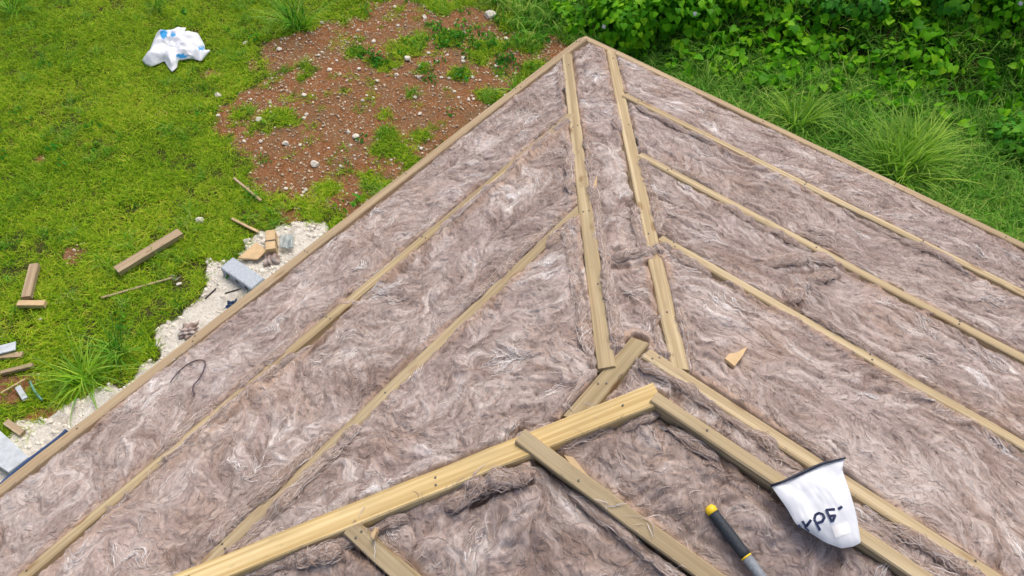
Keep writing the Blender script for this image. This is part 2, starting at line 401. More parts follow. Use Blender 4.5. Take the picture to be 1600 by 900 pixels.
def batten(name, A, B, w, h, mat, lift=0.0, parent=house, seed=0, wob=.0015, warp=0.0, zf=None):
    """timber whose top face follows the line A-B (roof plan coordinates)"""
    p0, p1 = W3(*A), W3(*B)
    if zf: p0.z, p1.z = HE + zf(*A), HE + zf(*B)
    X = (p1 - p0); L = X.length; X.normalize()
    am, bmid = (A[0] + B[0]) / 2, (A[1] + B[1]) / 2; e = .02
    Y = Vector((0, 0, 1)).cross(X).normalized()
    # tilt the top with the roof under it
    za = zroof(np.array([am]), np.array([bmid]))[0]
    def zz(q): a_, b_ = xy2ab(q.x, q.y); return float(zroof(a_, b_))
    mid = (p0 + p1) / 2; q1 = mid + Y * e; q2 = mid - Y * e
    sl = (zz(q1) - zz(q2)) / (2 * e); Y = Vector((Y.x, Y.y, sl)).normalized(); Z = X.cross(Y).normalized(); Y = Z.cross(X).normalized()
    n = max(2, int(L / .12)); r = random.Random(seed + int(L * 1000)); bm = bmesh.new(); rings = []
    ch = .004
    prof = [(-w / 2, -h), (w / 2, -h), (w / 2, -ch), (w / 2 - ch, 0), (-w / 2 + ch, 0), (-w / 2, -ch)]
    ph = r.random() * 6
    for i in range(n + 1):
        s = L * i / n; ox = r.uniform(-wob, wob) + warp * math.sin(s * 1.7 + ph); oz = r.uniform(-wob, wob) * .5
        rings.append([bm.verts.new((s, y + ox + r.uniform(-wob, wob) * .5, z + oz)) for y, z in prof])
    for i in range(n):
        for j in range(6):
            bm.faces.new((rings[i][j], rings[i + 1][j], rings[i + 1][(j + 1) % 6], rings[i][(j + 1) % 6]))
    bm.faces.new(rings[0][::1]); bm.faces.new(rings[-1][::-1])
    bmesh.ops.recalc_face_normals(bm, faces=bm.faces)
    o = bm_obj(name, bm, mat, parent)
    m = Matrix.Identity(4)
    for i in range(3): m[i][0], m[i][1], m[i][2], m[i][3] = X[i], Y[i], Z[i], p0[i] + Z[i] * lift
    o.matrix_world = m
    return o
def ab_at(px, py):
    q = at_roof(px, py); return xy2ab(q[0], q[1])
a_h2 = lambda b: P + (K * P - b) * SL / S3        # the near hip at height b
BW = .046
SEG = []                                          # (A, B, width, cover) for the insulation edges
def bat(A, B, w=BW, h=.075, mat='batten', lift=0, name='batten', cover=1.0, seed=0, warp=.002, zf=None):
    SEG.append((np.array(A), np.array(B), w, cover))
    return batten(name, A, B, w, h, M[mat], lift, seed=seed, warp=warp, zf=zf)
RB7 = ab_at(590, 862)[0]
l3s = ab_at(1001, 530); r4s = ab_at(1008, 553)
bat((0.05, .028), (AEND - .05, .028), .056, .12, 'fascia', .004, 'fascia', 0.0, 1, .001)
bat((.028, .02), (.028, BMAX), .056, .12, 'fascia', .0, 'fascia', 0.0, 2, .001)
bat((AEND - .028, .06), (AEND - .028, BMAX), .056, .12, 'fascia', .0, 'fascia', 0.0, 3, .001)
bat((LB[0] / K + HL + .02, LB[0]), (a_h2(LB[0]) - .05, LB[0]), .044, cover=1.15, seed=4, lift=.009)
bat((LB[1] / K + HL + .02, LB[1]), (a_h2(LB[1]) - .05, LB[1]), .046, cover=.75, seed=5)
bat((l3s[0], LB[2]), (a_h2(LB[2]) - .040, LB[2]), .064, cover=.5, seed=6, lift=-.004, h=.06, zf=lambda a, b: SL * b)
bat((.06 + HL, .05), (LB[2] / K - .02 + HL, LB[2] - .02), .052, name='hip_batten', lift=.004, cover=.6, seed=7)
bat((.05, .05 * K + HR + .015), (RB[3] - .02, (RB[3] - .02) * K + HR - .025), .053, name='hip_batten', lift=.003, cover=.6, seed=8)
for i, (a, cov) in enumerate([(RB[0], .6), (RB[1], .8), (RB[2], .7)]):
    bat((a, a * K + HR + .03), (a, BMAX), .046, cover=cov, seed=10 + i, lift=(.012, .008, .003)[i])
bat((RB[3], r4s[1]), (RB[3], BMAX), .052, cover=.6, seed=14, lift=.002, zf=lambda a, b: SR * a)
bat((RB[4], K * P + .01), (RB[4], BMAX), .036, h=.095, cover=.3, seed=15, lift=.006)
h2 = lambda a: K * P - (a - P) * S3 / SL
r6s = ab_at(813, 684)
bat((r6s[0], r6s[1]), (RB[5], BMAX), .046, h=.095, cover=.3, seed=16, lift=.010, zf=lambda a, b: SR * P - S3 * (a - P))
bat((RB7, h2(RB7) + .035), (RB7, BMAX), .050, h=.095, cover=.3, seed=17, lift=.004)
bat((RB7 + .45, h2(RB7 + .45) + .035), (RB7 + .45, BMAX), .046, h=.095, cover=.3, seed=18, lift=.004)
bat((P - .012, K * P + .012), (AEND - .06, h2(AEND - .06)), .067, .10, 'beam', .004, 'hip_beam', .3, 19, .001)

# ------------------------------------------------------------------ insulation
RES = .005
na = int((AEND + .02) / RES) // 4 * 4 + 1; nb = int((BMAX + .02) / RES) // 4 * 4 + 1
A_, B_ = np.meshgrid(np.arange(na) * RES + .004, np.arange(nb) * RES + .004, indexing='ij')
ed = np.full(A_.shape, 9.0); sc = np.zeros(A_.shape); cov = np.ones(A_.shape)
for i, (s0, s1, w, cv) in enumerate(SEG):
    dv = s1 - s0; L = np.hypot(*dv); dv = dv / L
    t = (A_ - s0[0]) * dv[0] + (B_ - s0[1]) * dv[1]; nrm = (A_ - s0[0]) * -dv[1] + (B_ - s0[1]) * dv[0]
    over = np.maximum(np.maximum(-t, t - L), 0)
    d = np.hypot(np.maximum(np.abs(nrm), 0), over) - w / 2
    up = d < ed
    ed = np.where(up, d, ed); sc = np.where(up, t + 13.7 * i + np.where(nrm > 0, 5.3, 0), sc); cov = np.where(up, cv, cov)
hipL = A_ - B_ / K - HL; hipR = B_ - K * A_ - HR
left = (hipL > 0) & (SL * B_ < SR * P - S3 * (A_ - P)); right = (hipR > 0) & (A_ < RB[3])
near = (SL * B_ >= SR * P - S3 * (A_ - P)) & (A_ > RB[4])
reg = np.full(A_.shape, -1)
reg[(hipL <= 0) & (hipR <= 0) & (A_ < RB[3]) & (B_ < LB[2])] = 4
reg[left & (B_ < LB[0])] = 0; reg[left & (B_ >= LB[0]) & (B_ < LB[1])] = 1
reg[left & (B_ >= LB[1]) & (B_ < LB[2])] = 2
reg[right & (A_ < RB[0])] = 5; reg[right & (A_ >= RB[0]) & (A_ < RB[1])] = 6
reg[right & (A_ >= RB[1]) & (A_ < RB[2])] = 7; reg[right & (A_ >= RB[2])] = 8
reg[near & (A_ < RB[5])] = 10; reg[near & (A_ >= RB[5]) & (A_ < RB7)] = 11; reg[near & (A_ >= RB7)] = 12
reg[(reg < 0)] = 9                                           # ridge strip and the little bay at the peak
# direction in which the fibres lie
base_ang = np.where(left | (reg == 2) | (reg == 0), 0.0, math.pi / 2)
base_ang = np.where(reg == 4, math.pi * .30, base_ang) ; base_ang = np.where((reg >= 10), math.pi * .42, base_ang)
sw = (fbm(A_ * 3.2, B_ * 3.2, 101, 3) - .5) * 4.6 + (fbm(A_ * 11, B_ * 11, 102, 3) - .5) * 4.6 + (fbm(A_ * 36, B_ * 36, 103, 2) - .5) * 2.4
sw = sw + (np.floor(fbm(A_ * 6.5, B_ * 6.5, 107, 3) * 9) % 3 - 1) * .35 + (np.floor(fbm(A_ * 15, B_ * 15, 109, 2) * 9) % 3 - 1) * .22
amp = np.where((reg >= 5) & (reg <= 8), .62, np.where(reg >= 10, .9, .9))
ANG = base_ang + sw * amp
VX, VY = np.cos(ANG), np.sin(ANG)
def lic(nz, steps, st=1.0):
    acc = nz.copy(); I0, J0 = np.meshgrid(np.arange(na, dtype=np.float32), np.arange(nb, dtype=np.float32), indexing='ij'); wsum = 1.0
    for sg in (1, -1):
        x, y = I0.copy(), J0.copy()
        for k in range(steps):
            ii = np.clip(x, 0, na - 1).astype(np.int32); jj = np.clip(y, 0, nb - 1).astype(np.int32)
            x += sg * st * VX[ii, jj]; y += sg * st * VY[ii, jj]
            ii = np.clip(x, 0, na - 1).astype(np.int32); jj = np.clip(y, 0, nb - 1).astype(np.int32)
            w = 1 - k / steps; acc += nz[ii, jj] * w
            if sg == 1: wsum += 2 * w
    acc /= wsum
    return (acc - acc.mean()) / acc.std()
l_fine = lic(rng.standard_normal(A_.shape).astype(np.float32), 11)
def blur(z, n):
    for _ in range(n):
        z = (z + np.roll(z, 1, 0) + np.roll(z, -1, 0)) / 3; z = (z + np.roll(z, 1, 1) + np.roll(z, -1, 1)) / 3
    return z
cz = blur(rng.standard_normal(A_.shape).astype(np.float32), 3)
l_mid = lic(cz / cz.std(), 17, 1.3)
cz = blur(rng.standard_normal(A_.shape).astype(np.float32), 2)
l_col = lic(cz / cz.std(), 22, 1.3)
cz = blur(rng.standard_normal(A_.shape).astype(np.float32), 5)
l_cre = lic(cz / cz.std(), 16, 1.4)
l_col2 = lic(rng.standard_normal(A_.shape).astype(np.float32), 16)
lump = fbm(A_ * 9, B_ * 9, 201, 4) - .5
lump2 = fbm(A_ * 26, B_ * 26, 205, 3) - .5
nearf = np.where(reg >= 10, 1.0, np.where(reg == 9, .55, 0.0))
inner = sstep(.0, .10, ed)
H = -.008 - .016 * nearf + .008 * inner + (lump * .026 + lump2 * .018) * (.35 + .65 * inner) * (1 + .5 * nearf)
H = H + .0020 * l_mid * (.6 + .4 * inner) + .0010 * l_fine + .0022 * (rng.standard_normal(A_.shape).astype(np.float32) * .5 + l_col * .3)
H = H + .0024 * np.abs(l_cre) - .0075 * np.exp(-(l_cre / .16) ** 2) * sstep(.35, .6, fbm(A_ * 5, B_ * 5, 211, 3))
# frayed edges: in places the wool rolls over the batten, in places it leaves a gap
e1 = (fbm(sc * 3.5, sc * 0 + 3, 301, 3) - .47) * 2.2; e2 = (fbm(sc * 16, sc * 0 + 9, 305, 2) - .5)
EA_ = np.clip((e1 * .028 + e2 * .024) + .006 * cov + .002, -.012, .010)
EA_ = EA_ * np.where(reg >= 10, .9, 1.0) * np.where(cov < .1, .35, 1.0)
H = H + EA_ * np.exp(-((ed - .014) / .024) ** 2) + .010 * sstep(.9, 1.3, cov) * np.exp(-((ed - .020) / .016) ** 2)
gapn = sstep(.56, .70, fbm(sc * 2.3, sc * 0 + 31, 311, 2))
H = H - .022 * gapn * np.exp(-((ed - .004) / .009) ** 2)
H = H - .034 * sstep(.003, -.009, ed) + (.015 * cov) * np.where(reg >= 10, .6, 1) * np.exp(-((ed + .004) / .022) ** 2) * sstep(.46, .60, fbm(sc * 5, sc * 0 + 17, 317, 3))
# folds and tears seen on the roof
FW = 1 + .7 * (fbm(A_ * 22, B_ * 22, 401, 2) - .5)
def fold(pts, w, h, tanv=0.5):
    """a raised roll (h > 0) or a crease (h < 0) along a line of the wool"""
    ab = [np.array(ab_at(*q)) for q in pts]; lo = np.min(ab, 0) - w * 3; hi = np.max(ab, 0) + w * 3
    i0, j0 = np.maximum((lo / RES).astype(int), 0); i1, j1 = (hi / RES).astype(int) + 1
    sl_ = (slice(i0, i1), slice(j0, j1)); a, b = A_[sl_], B_[sl_]; d = np.full(a.shape, 9.0)
    for p0, p1 in zip(ab[:-1], ab[1:]):
        v = p1 - p0; t = np.clip(((a - p0[0]) * v[0] + (b - p0[1]) * v[1]) / (v @ v), 0, 1)
        d = np.minimum(d, np.hypot(a - p0[0] - t * v[0], b - p0[1] - t * v[1]))
    g = np.exp(-(d * FW[sl_] / w) ** 2)
    H[sl_] += h * g; TAN[sl_] = np.maximum(TAN[sl_], tanv * g)
H = H + .022 * np.minimum(cov, 1) * np.exp(-((ed + .003) / .008) ** 2) * sstep(.50, .68, fbm(sc * 15, sc * 0 + 23, 323, 3))
rollon = sstep(.48, .60, fbm(sc * 3.1, sc * 0 + 51, 341, 3)) * np.where(cov < .1, .25, 1.0) * np.where(reg >= 10, .8, 1.0)
lumpy = .1 + 1.6 * fbm(sc * 26, ed * 60, 343, 3)
H = H + rollon * (.004 * lumpy * np.exp(-((ed - .015) / .012) ** 2) - .004 * lumpy * np.exp(-((ed - .040 - .010 * fbm(sc * 9, sc * 0, 345, 2)) / .007) ** 2))
EDW = .030 + .030 * sstep(.8, 1.3, cov)
TAN = (1 - sstep(.4, 1.0, ed / EDW)) * sstep(.25, .5, fbm(sc * 5, sc * 0 + 41, 321, 2)) * 1.0 + .35 * sstep(.55, .75, fbm(A_ * 4, B_ * 4, 331, 3))
fold([(950, 404), (985, 398), (1018, 394)], 0.0170, 0.0132, .9); fold([(955, 417), (985, 412), (1015, 410)], 0.0085, -0.0187, .9)
fold([(1195, 412), (1255, 406), (1305, 410)], 0.0187, 0.0121, .7); fold([(1228, 427), (1262, 428), (1305, 424)], 0.0076, -0.0220, .9)
fold([(1262, 440), (1280, 436), (1308, 430)], 0.0119, 0.0132, .7); fold([(1282, 441), (1312, 434)], 0.0059, -0.0165, .7)
fold([(1235, 470), (1260, 450)], 0.0187, 0.0110, .6); fold([(1245, 480), (1262, 455)], 0.0051, -0.0110, .6)
fold([(897, 352), (905, 420), (920, 470), (932, 545)], 0.0136, 0.0121, .5); fold([(886, 380), (906, 460), (926, 560)], 0.0059, -0.0110, .3)
fold([(775, 752), (835, 735)], 0.0221, 0.0154, .4); fold([(740, 782), (790, 757), (830, 748)], 0.0085, -0.0187, .8); fold([(735, 765), (750, 740)], 0.0119, 0.0220, .7); fold([(738, 778), (752, 772)], 0.0127, -0.0193, .9)
fold([(330, 655), (420, 580)], 0.0136, 0.0099, .7); fold([(90, 860), (200, 790), (330, 665)], 0.0119, 0.0066, .7)
fold([(470, 872), (530, 862)], 0.0255, 0.0165, .3)
fold([(900, 156), (930, 150), (958, 144)], 0.0059, -0.0088, .4)
fold([(1100, 840), (1180, 870)], 0.0085, -0.0083, .3); fold([(1120, 745), (1210, 790)], 0.0085, -0.0110, .3)
def spill(u, v, rad, h=.008):
    a0, b0 = ab_at(u, v); k = int(rad * 2.5 / RES); i0, j0 = int(a0 / RES), int(b0 / RES); sl_ = (slice(max(0, i0 - k), i0 + k), slice(max(0, j0 - k), j0 + k))
    d = np.hypot(A_[sl_] - a0, B_[sl_] - b0) * (1 + 1.9 * (fbm(A_[sl_] * 28, B_[sl_] * 28, 411, 3) - .5))
    g = 1 - sstep(rad * .5, rad, d)
    H[sl_] = H[sl_] * (1 - g) + g * np.maximum(H[sl_], h + .012 * (fbm(A_[sl_] * 45, B_[sl_] * 45, 413, 2) - .5) + .0025 * l_mid[sl_]); TAN[sl_] = np.maximum(TAN[sl_], .6 * g)
for u, v, rad in [(1034, 397, .036), (1008, 399, .05), (985, 402, .045), (735, 748, .035), (545, 472, .032), (385, 605, .032), (335, 650, .036),
                  (150, 800, .03), (100, 845, .035), (720, 335, .03), (1285, 398, .036), (1455, 487, .036), (1010, 822, .03)]:
    spill(u, v, rad)
cloud = fbm(A_ * 8, B_ * 8, 521, 4)
TONE = .465 + .085 * l_col + .055 * l_col2 + .015 * l_fine + .30 * (cloud - .5)
wisp = sstep(.60, .74, fbm(A_ * 6 + l_mid * .05, B_ * 6, 501, 4)) * sstep(-.2, 1.2, l_mid)
TONE = TONE + .24 * wisp - .05 * TAN - .05 * nearf
TONE = TONE + .06 * np.where(reg <= 8, 1, -.2) * (fbm(A_ * 1.6, B_ * 1.6, 511, 2) - .5) * 2
XX, YY = ab2xy(A_, B_); ZZ = zsoft(A_, B_) + H
vis = near_view(XX, YY, ZZ, 260)
drop = (ed < -.021) & (H < -.002)
qi = lambda s: (slice(0, -1, s) if s == 1 else slice(0, na - s, s))
LABELS = {0: 'pinkish insulation strip nearest the left eave above the white rubble', 1: 'insulation strip between the first and second left battens',
          2: 'broad insulation triangle between the second left batten and the thick near beam', 4: 'narrow insulation strip between the two hip battens running to the far corner',
          5: 'insulation strip along the right eave beside the long grass', 6: 'insulation strip between the first and second battens in from the right eave',
          7: 'insulation strip with a torn brown fold, right of the hip', 8: 'insulation strip with a wood chip lying on it',
          9: 'thin insulation strip at the peak between two close battens', 10: 'insulation strip beneath the white bag and hammer handle',
          11: 'insulation bay with a ragged hole beside the thick beam', 12: 'insulation corner at the bottom edge left of the short batten'}
idx = np.arange(na * nb).reshape(na, nb)
REGOBJ = {}
blockvis = vis[:-1, :-1].reshape((na - 1) // 4, 4, (nb - 1) // 4, 4).any(axis=(1, 3))
fine = np.repeat(np.repeat(blockvis, 4, 0), 4, 1)
Vall = np.stack([XX.ravel(), YY.ravel(), ZZ.ravel()], -1)
rq = reg[:-1, :-1]; dq = drop[:-1, :-1] & drop[1:, 1:]
for rid, lab in LABELS.items():
    q = np.stack([idx[:-1, :-1], idx[1:, :-1], idx[1:, 1:], idx[:-1, 1:]], -1)[(rq == rid) & fine & ~dq]
    c = np.stack([idx[:-4:4, :-4:4], idx[4::4, :-4:4], idx[4::4, 4::4], idx[:-4:4, 4::4]], -1)[(reg[:-4:4, :-4:4] == rid) & ~blockvis]
    q = np.concatenate([q, c])
    used, inv = np.unique(q, return_inverse=True)
    me = big_mesh('insulation', Vall[used], inv.reshape(-1, 4), {'tone': TONE.ravel()[used], 'tan': TAN.ravel()[used]})
    o = link('insulation_batt', me, M['wool'])
    REGOBJ[rid] = tag(o, lab, 'insulation', 'insulation laid between the roof battens')

# frayed rolls of wool pushed up along the timbers
ROLLS = {}
def roll(path, R, thr, gain, seed, tan=.8, tone=.50):
    path = np.asarray(path); dl = np.hypot(*np.diff(path, axis=0).T); cum = np.concatenate([[0], np.cumsum(dl)]); s_ = np.arange(0, cum[-1], .007)
    if len(s_) < 4: return
    a = np.interp(s_, cum, path[:, 0]); b = np.interp(s_, cum, path[:, 1]); da, db = np.gradient(a), np.gradient(b); q = np.hypot(da, db); na_, nb_ = -db / q, da / q
    wv = (fbm(s_ * 7, s_ * 0 + seed, 351, 3) - .5) * .030; a, b = a + na_ * wv, b + nb_ * wv
    r0 = np.clip((fbm(s_ * 3.4 + seed * 3.1, s_ * 0 + seed, 353, 3) - thr) * gain, 0, 1) * R * (.55 + .8 * fbm(s_ * 15, s_ * 0 + seed, 355, 3))
    r0 = r0 * np.clip(s_ / .035, 0, 1) ** .7 * np.clip((cum[-1] - s_) / .035, 0, 1) ** .7; r0[0] = r0[-1] = 0
    i = np.clip((a / RES).astype(int), 0, na - 1); j = np.clip((b / RES).astype(int), 0, nb - 1)
    x, y = ab2xy(a, b); hz = np.clip(H[i, j], -.020, .004); z = zsoft(a, b) + hz + r0 * .45 - np.where(r0 < .003, .012, 0)
    N = 10; th = np.arange(N) / N * 2 * math.pi + 0 * s_[:, None]; tw = th + s_[:, None] * 14
    rr = r0[:, None] * (.9 + 1.5 * (fbm(3 + np.cos(tw) * 3.2, np.sin(tw) * 3.2 + s_[:, None] * 16, 357, 3) - .5)) + .0004
    V = np.stack([x[:, None] + (na_[:, None] + nb_[:, None] * EB[0]) * np.cos(th) * rr * 1.35, y[:, None] + nb_[:, None] * EB[1] * np.cos(th) * rr * 1.35, z[:, None] + np.sin(th) * rr], -1)
    T_ = tone + .36 * (fbm(np.cos(tw) * 5 + 5, np.sin(tw) * 5 + s_[:, None] * 18, 359, 3) - .5) * 2
    keep = (r0[:-1] > .002) | (r0[1:] > .002); keep &= vis[i[:-1], j[:-1]]
    n = len(s_); ring = np.arange(n * N).reshape(n, N); nx_ = np.roll(ring, -1, 1)
    Fq = np.stack([ring[:-1], nx_[:-1], nx_[1:], ring[1:]], -1)
    # strands of wool lying along the roll and sticking out of it
    g_ = np.random.default_rng(int(seed * 10 + 5000)); m = int(cum[-1] * 1500); S = 8
    i0 = g_.integers(0, len(s_), m); i0 = i0[(r0[i0] > .0025) & vis[i[i0], j[i0]]]; m = len(i0)
    if m:
        t0 = g_.uniform(-.3, math.pi + .3, m); ds = g_.normal(0, 1.0, m); dth = g_.normal(0, .16, m); fl = g_.uniform(0, 1, m) ** 3; wd = g_.uniform(.0008, .0020, m); P_ = []; Q_ = []
        for k_ in range(S + 1):
            f = i0 + ds * k_ * .9; f = np.clip(f, 0, len(s_) - 1.001); fi = f.astype(int); fr = f - fi; L_ = lambda v: v[fi] * (1 - fr) + v[fi + 1] * fr
            t_ = t0 + dth * k_; ro = np.maximum(L_(r0), .0015) * (1.06 + .35 * fl * k_ / S) + .001 + .006 * fl * k_ / S; c_ = np.cos(t_) * ro * 1.35
            P_.append(np.stack([L_(x) + (L_(na_) + L_(nb_) * EB[0]) * c_, L_(y) + L_(nb_) * EB[1] * c_, L_(z) + np.sin(t_) * ro], -1))
        P_ = np.array(P_); D_ = np.gradient(P_, axis=0); sdv = np.cross(D_, np.array([.2, .1, 1.0])); sdv /= np.linalg.norm(sdv, axis=-1, keepdims=True) + 1e-9
        sdv *= (wd * np.array([.3, .8, 1, 1, 1, 1, .8, .5, .15])[:, None] * .5)[..., None]
        SV = np.stack([P_ - sdv, P_ + sdv], 2).transpose(1, 0, 2, 3).reshape(m, 18, 3); sf = (np.arange(S) * 2)[:, None] + np.array([0, 1, 3, 2])[None]
        st = np.repeat((tone + g_.uniform(-.30, .34, m))[:, None], 18, 1); stn = np.repeat((tan * (g_.random(m) < .6))[:, None], 18, 1); sr = reg[i, j][i0]
    for rid in np.unique(reg[i, j]):
        if m and rid in REGOBJ and (sr == rid).any():
            q_ = sr == rid; c_ = int(q_.sum()); ROLLS.setdefault(rid, []).append((SV[q_].reshape(-1, 3), (sf[None] + (np.arange(c_) * 18)[:, None, None]).reshape(-1, 4), st[q_].ravel(), stn[q_].ravel()))
        k_ = keep & (reg[i, j][:-1] == rid)
        if rid in REGOBJ and k_.any():
            f = Fq[k_].reshape(-1, 4); u_, inv = np.unique(f, return_inverse=True)
            ROLLS.setdefault(rid, []).append((V.reshape(-1, 3)[u_], inv.reshape(-1, 4), T_.ravel()[u_], np.full(len(u_), tan)))
for i, (s0, s1, w, cv) in enumerate(SEG):
    if cv < .1: continue
    dv = (s1 - s0) / np.hypot(*(s1 - s0)); nv = np.array([-dv[1], dv[0]])
    for sd_ in (1, -1):
        o_ = nv * sd_ * (w / 2 + (.012 if cv < 1.1 else .007))
        roll([s0 + o_, s1 + o_], .0115 if cv > .4 else .010, .50 - .06 * (cv > .9), 7.0, i * 2.7 + sd_)
def pr(pts, R, seed, **kw): roll([ab_at(*q) for q in pts], R, .10, 9, seed, **kw)
pr([(950, 405), (985, 399), (1015, 396), (1042, 393)], 0.0150, 101); pr([(955, 392), (985, 386)], 0.0095, 102)
pr([(1190, 414), (1255, 407), (1306, 411)], 0.0163, 103); pr([(1260, 441), (1285, 436), (1310, 431)], 0.0129, 104); pr([(1232, 476), (1252, 452)], 0.0136, 105)
pr([(887, 352), (894, 420), (907, 470), (924, 560)], 0.0129, 106, tone=.55); pr([(955, 470), (962, 520), (968, 560)], 0.0088, 107)
pr([(690, 790), (730, 772), (760, 756), (835, 735)], 0.0163, 108); pr([(728, 778), (738, 752), (748, 738)], 0.0109, 109); pr([(455, 885), (500, 868), (540, 858)], 0.0177, 110)
pr([(862, 690), (905, 676), (985, 645)], 0.0136, 111); pr([(1240, 360), (1300, 392)], 0.0109, 112); pr([(985, 165), (1060, 200), (1120, 232)], 0.0082, 113)
for rid, ps in ROLLS.items():
    o_ = np.cumsum([0] + [len(p[0]) for p in ps])
    me = big_mesh('frayed_edge', np.concatenate([p[0] for p in ps]), np.concatenate([p[1] + k for p, k in zip(ps, o_)]), {'tone': np.concatenate([p[2] for p in ps]), 'tan': np.concatenate([p[3] for p in ps])})
    tag(link('frayed_edge', me, M['wool'], REGOBJ[rid]), kind='stuff')

# loose fibres lying on the wool
def fibres(n, lmin, lmax, wmin, wmax, lift, tone0, tone1, sel=None, curl=1.0, cluster=None, seed=1, angmix=0.0):
    r = np.random.default_rng(seed)
    if cluster is None:
        a = r.uniform(.02, AEND - .02, n * 2); b = r.uniform(.02, BMAX - .05, n * 2)
    else:
        a, b = cluster
    i = np.clip((a / RES).astype(int), 0, na - 1); j = np.clip((b / RES).astype(int), 0, nb - 1)
    ok = vis[i, j]
    if cluster is None: ok &= ed[i, j] > -.004
    if sel is not None: ok &= sel[i, j]
    a, b = a[ok][:n], b[ok][:n]; n = len(a)
    i = np.clip((a / RES).astype(int), 0, na - 1); j = np.clip((b / RES).astype(int), 0, nb - 1)
    rid = reg[i, j]; rI, rJ = i, j
    S = 8; ln = r.uniform(lmin, lmax, n); st = ln / S; k = r.normal(0, 9, n) * curl; off = r.normal(0, .18 + angmix, n)
    hl = r.uniform(.2, 1, n) ** 2 * lift; pa, pb = a.copy(), b.copy(); Ps = []; dirs = []
    flip = np.where(r.random(n) < .5, 0, math.pi); emin = np.full(n, 9.0)
    for s in range(S + 1):
        i = np.clip((pa / RES).astype(int), 0, na - 1); j = np.clip((pb / RES).astype(int), 0, nb - 1)
        x, y = ab2xy(pa, pb); t = s / S
        hh = np.where(ed[i, j] < 0, np.maximum(H[i, j], .001 + .012 * nearf[i, j]), H[i, j])
        Ps.append(np.stack([x, y, zsoft(pa, pb) + hh + .0012 + hl * math.sin(math.pi * t) ** .8], -1))
        an = ANG[i, j] * (1 - angmix) + off * (1 + 2 * angmix) + k * st * s + flip
        emin = np.minimum(emin, ed[i, j]); dirs.append(an); pa = np.clip(pa + np.cos(an) * st, .005, AEND - .03); pb = np.clip(pb + np.sin(an) * st, .005, BMAX - .03)
    Pn = np.array(Ps); D = np.array(dirs); w = r.uniform(wmin, wmax, n)
    prof = np.array([.25, .7, .95, 1, 1, .95, .8, .55, .1])[:, None]
    side = np.stack([-np.sin(D), np.cos(D), r.normal(0, .5, n)[None].repeat(S + 1, 0)], -1) * (w * prof * .5)[..., None]
    V = np.stack([Pn - side, Pn + side], 2)                     # S+1, n, 2, 3
    V = V.transpose(1, 0, 2, 3).reshape(-1, 3)
    base = (np.arange(n) * (S + 1) * 2)[:, None] + (np.arange(S) * 2)[None]
    Fq = np.stack([base, base + 1, base + 3, base + 2], -1)
    tone = np.repeat(TONE[rI, rJ] + r.uniform(tone0, tone1, n), (S + 1) * 2); tn = np.repeat((r.random(n) < .18) * .8, (S + 1) * 2)
    rid = np.where((emin > -.004) | (r.random(n) < .05), rid, -5)
    return V, Fq, tone, tn, rid
parts = [fibres(46000, .016, .045, .0008, .0018, .0030, -.20, .22, seed=1),
         fibres(30000, .010, .032, .0008, .0018, .0040, -.22, .22, seed=9, curl=3.0, angmix=.8),
         fibres(1500, .03, .08, .0010, .0018, .008, .05, .35, seed=2, curl=1.8)]
sel = (ed > .002) & (ed < .04)
parts.append(fibres(18000, .012, .045, .0010, .0024, .008, -.15, .25, sel=sel, curl=1.8, seed=3, angmix=.3))
cl = []
r_ = np.random.default_rng(44)
for _ in range(240):
    ca, cb = r_.uniform(.05, 4.2), r_.uniform(.05, 4.2); m = r_.integers(14, 60); s_ = r_.uniform(.006, .020)
    cl.append(np.stack([ca + r_.normal(0, s_, m), cb + r_.normal(0, s_, m)], -1))
for (u, v, m, s_) in [(1008, 822, 90, .012), (948, 786, 60, .010), (1128, 468, 60, .02), (790, 560, 120, .03), (585, 845, 60, .012), (1035, 398, 80, .02), (735, 745, 60, .015), (1255, 412, 70, .03)]:
    q = ab_at(u, v); cl.append(np.stack([q[0] + r_.normal(0, s_, m), q[1] + r_.normal(0, s_, m)], -1))
cl = np.clip(np.concatenate(cl), .01, 4.5)
parts.append(fibres(len(cl), .02, .06, .0010, .0024, .005, .15, .5, cluster=(cl[:, 0], cl[:, 1]), curl=.5, seed=5))
for rid in LABELS:
    Vs, Fs, T, TN, o0 = [], [], [], [], 0
    for V, Fq, tone, tn, rd in parts:
        keep = np.where(rd == rid)[0]
        if not len(keep): continue
        vi = (keep[:, None] * 18 + np.arange(18)[None]).ravel()
        f = Fq[:len(keep)].reshape(-1, 4) + o0
        Vs.append(V[vi]); T.append(tone[vi]); TN.append(tn[vi]); Fs.append(f); o0 += len(vi)
    if Vs:
        me = big_mesh('loose_fibre', np.concatenate(Vs), np.concatenate(Fs), {'tone': np.concatenate(T), 'tan': np.concatenate(TN)})
        tag(link('loose_fibre', me, M['wool'], REGOBJ[rid]), kind='stuff')
# nail heads
bm = bmesh.new(); bmesh.ops.create_cone(bm, cap_ends=True, segments=8, radius1=.0034, radius2=.0030, depth=.003)
nail_me = bpy.data.meshes.new('nail'); bm.to_mesh(nail_me); bm.free(); nail_me.materials.append(M['nail'])
for o in [c for c in house.children if c.name.split('.')[0] in ('batten', 'hip_batten', 'hip_beam', 'fascia')]:
    L = max(v.co.x for v in o.data.vertices); r = random.Random(int(L * 997)); x = r.uniform(.03, .2)
    while x < L - .02:
        for y in ((-.010, .011) if r.random() < .6 else (r.uniform(-.01, .01),)):
            p = o.matrix_world @ Vector((x + r.uniform(-.012, .012), y, .0012))
            if near_view(*p, m=60): link('nail', nail_me, None, house, p)
        x += r.uniform(.42, .9)
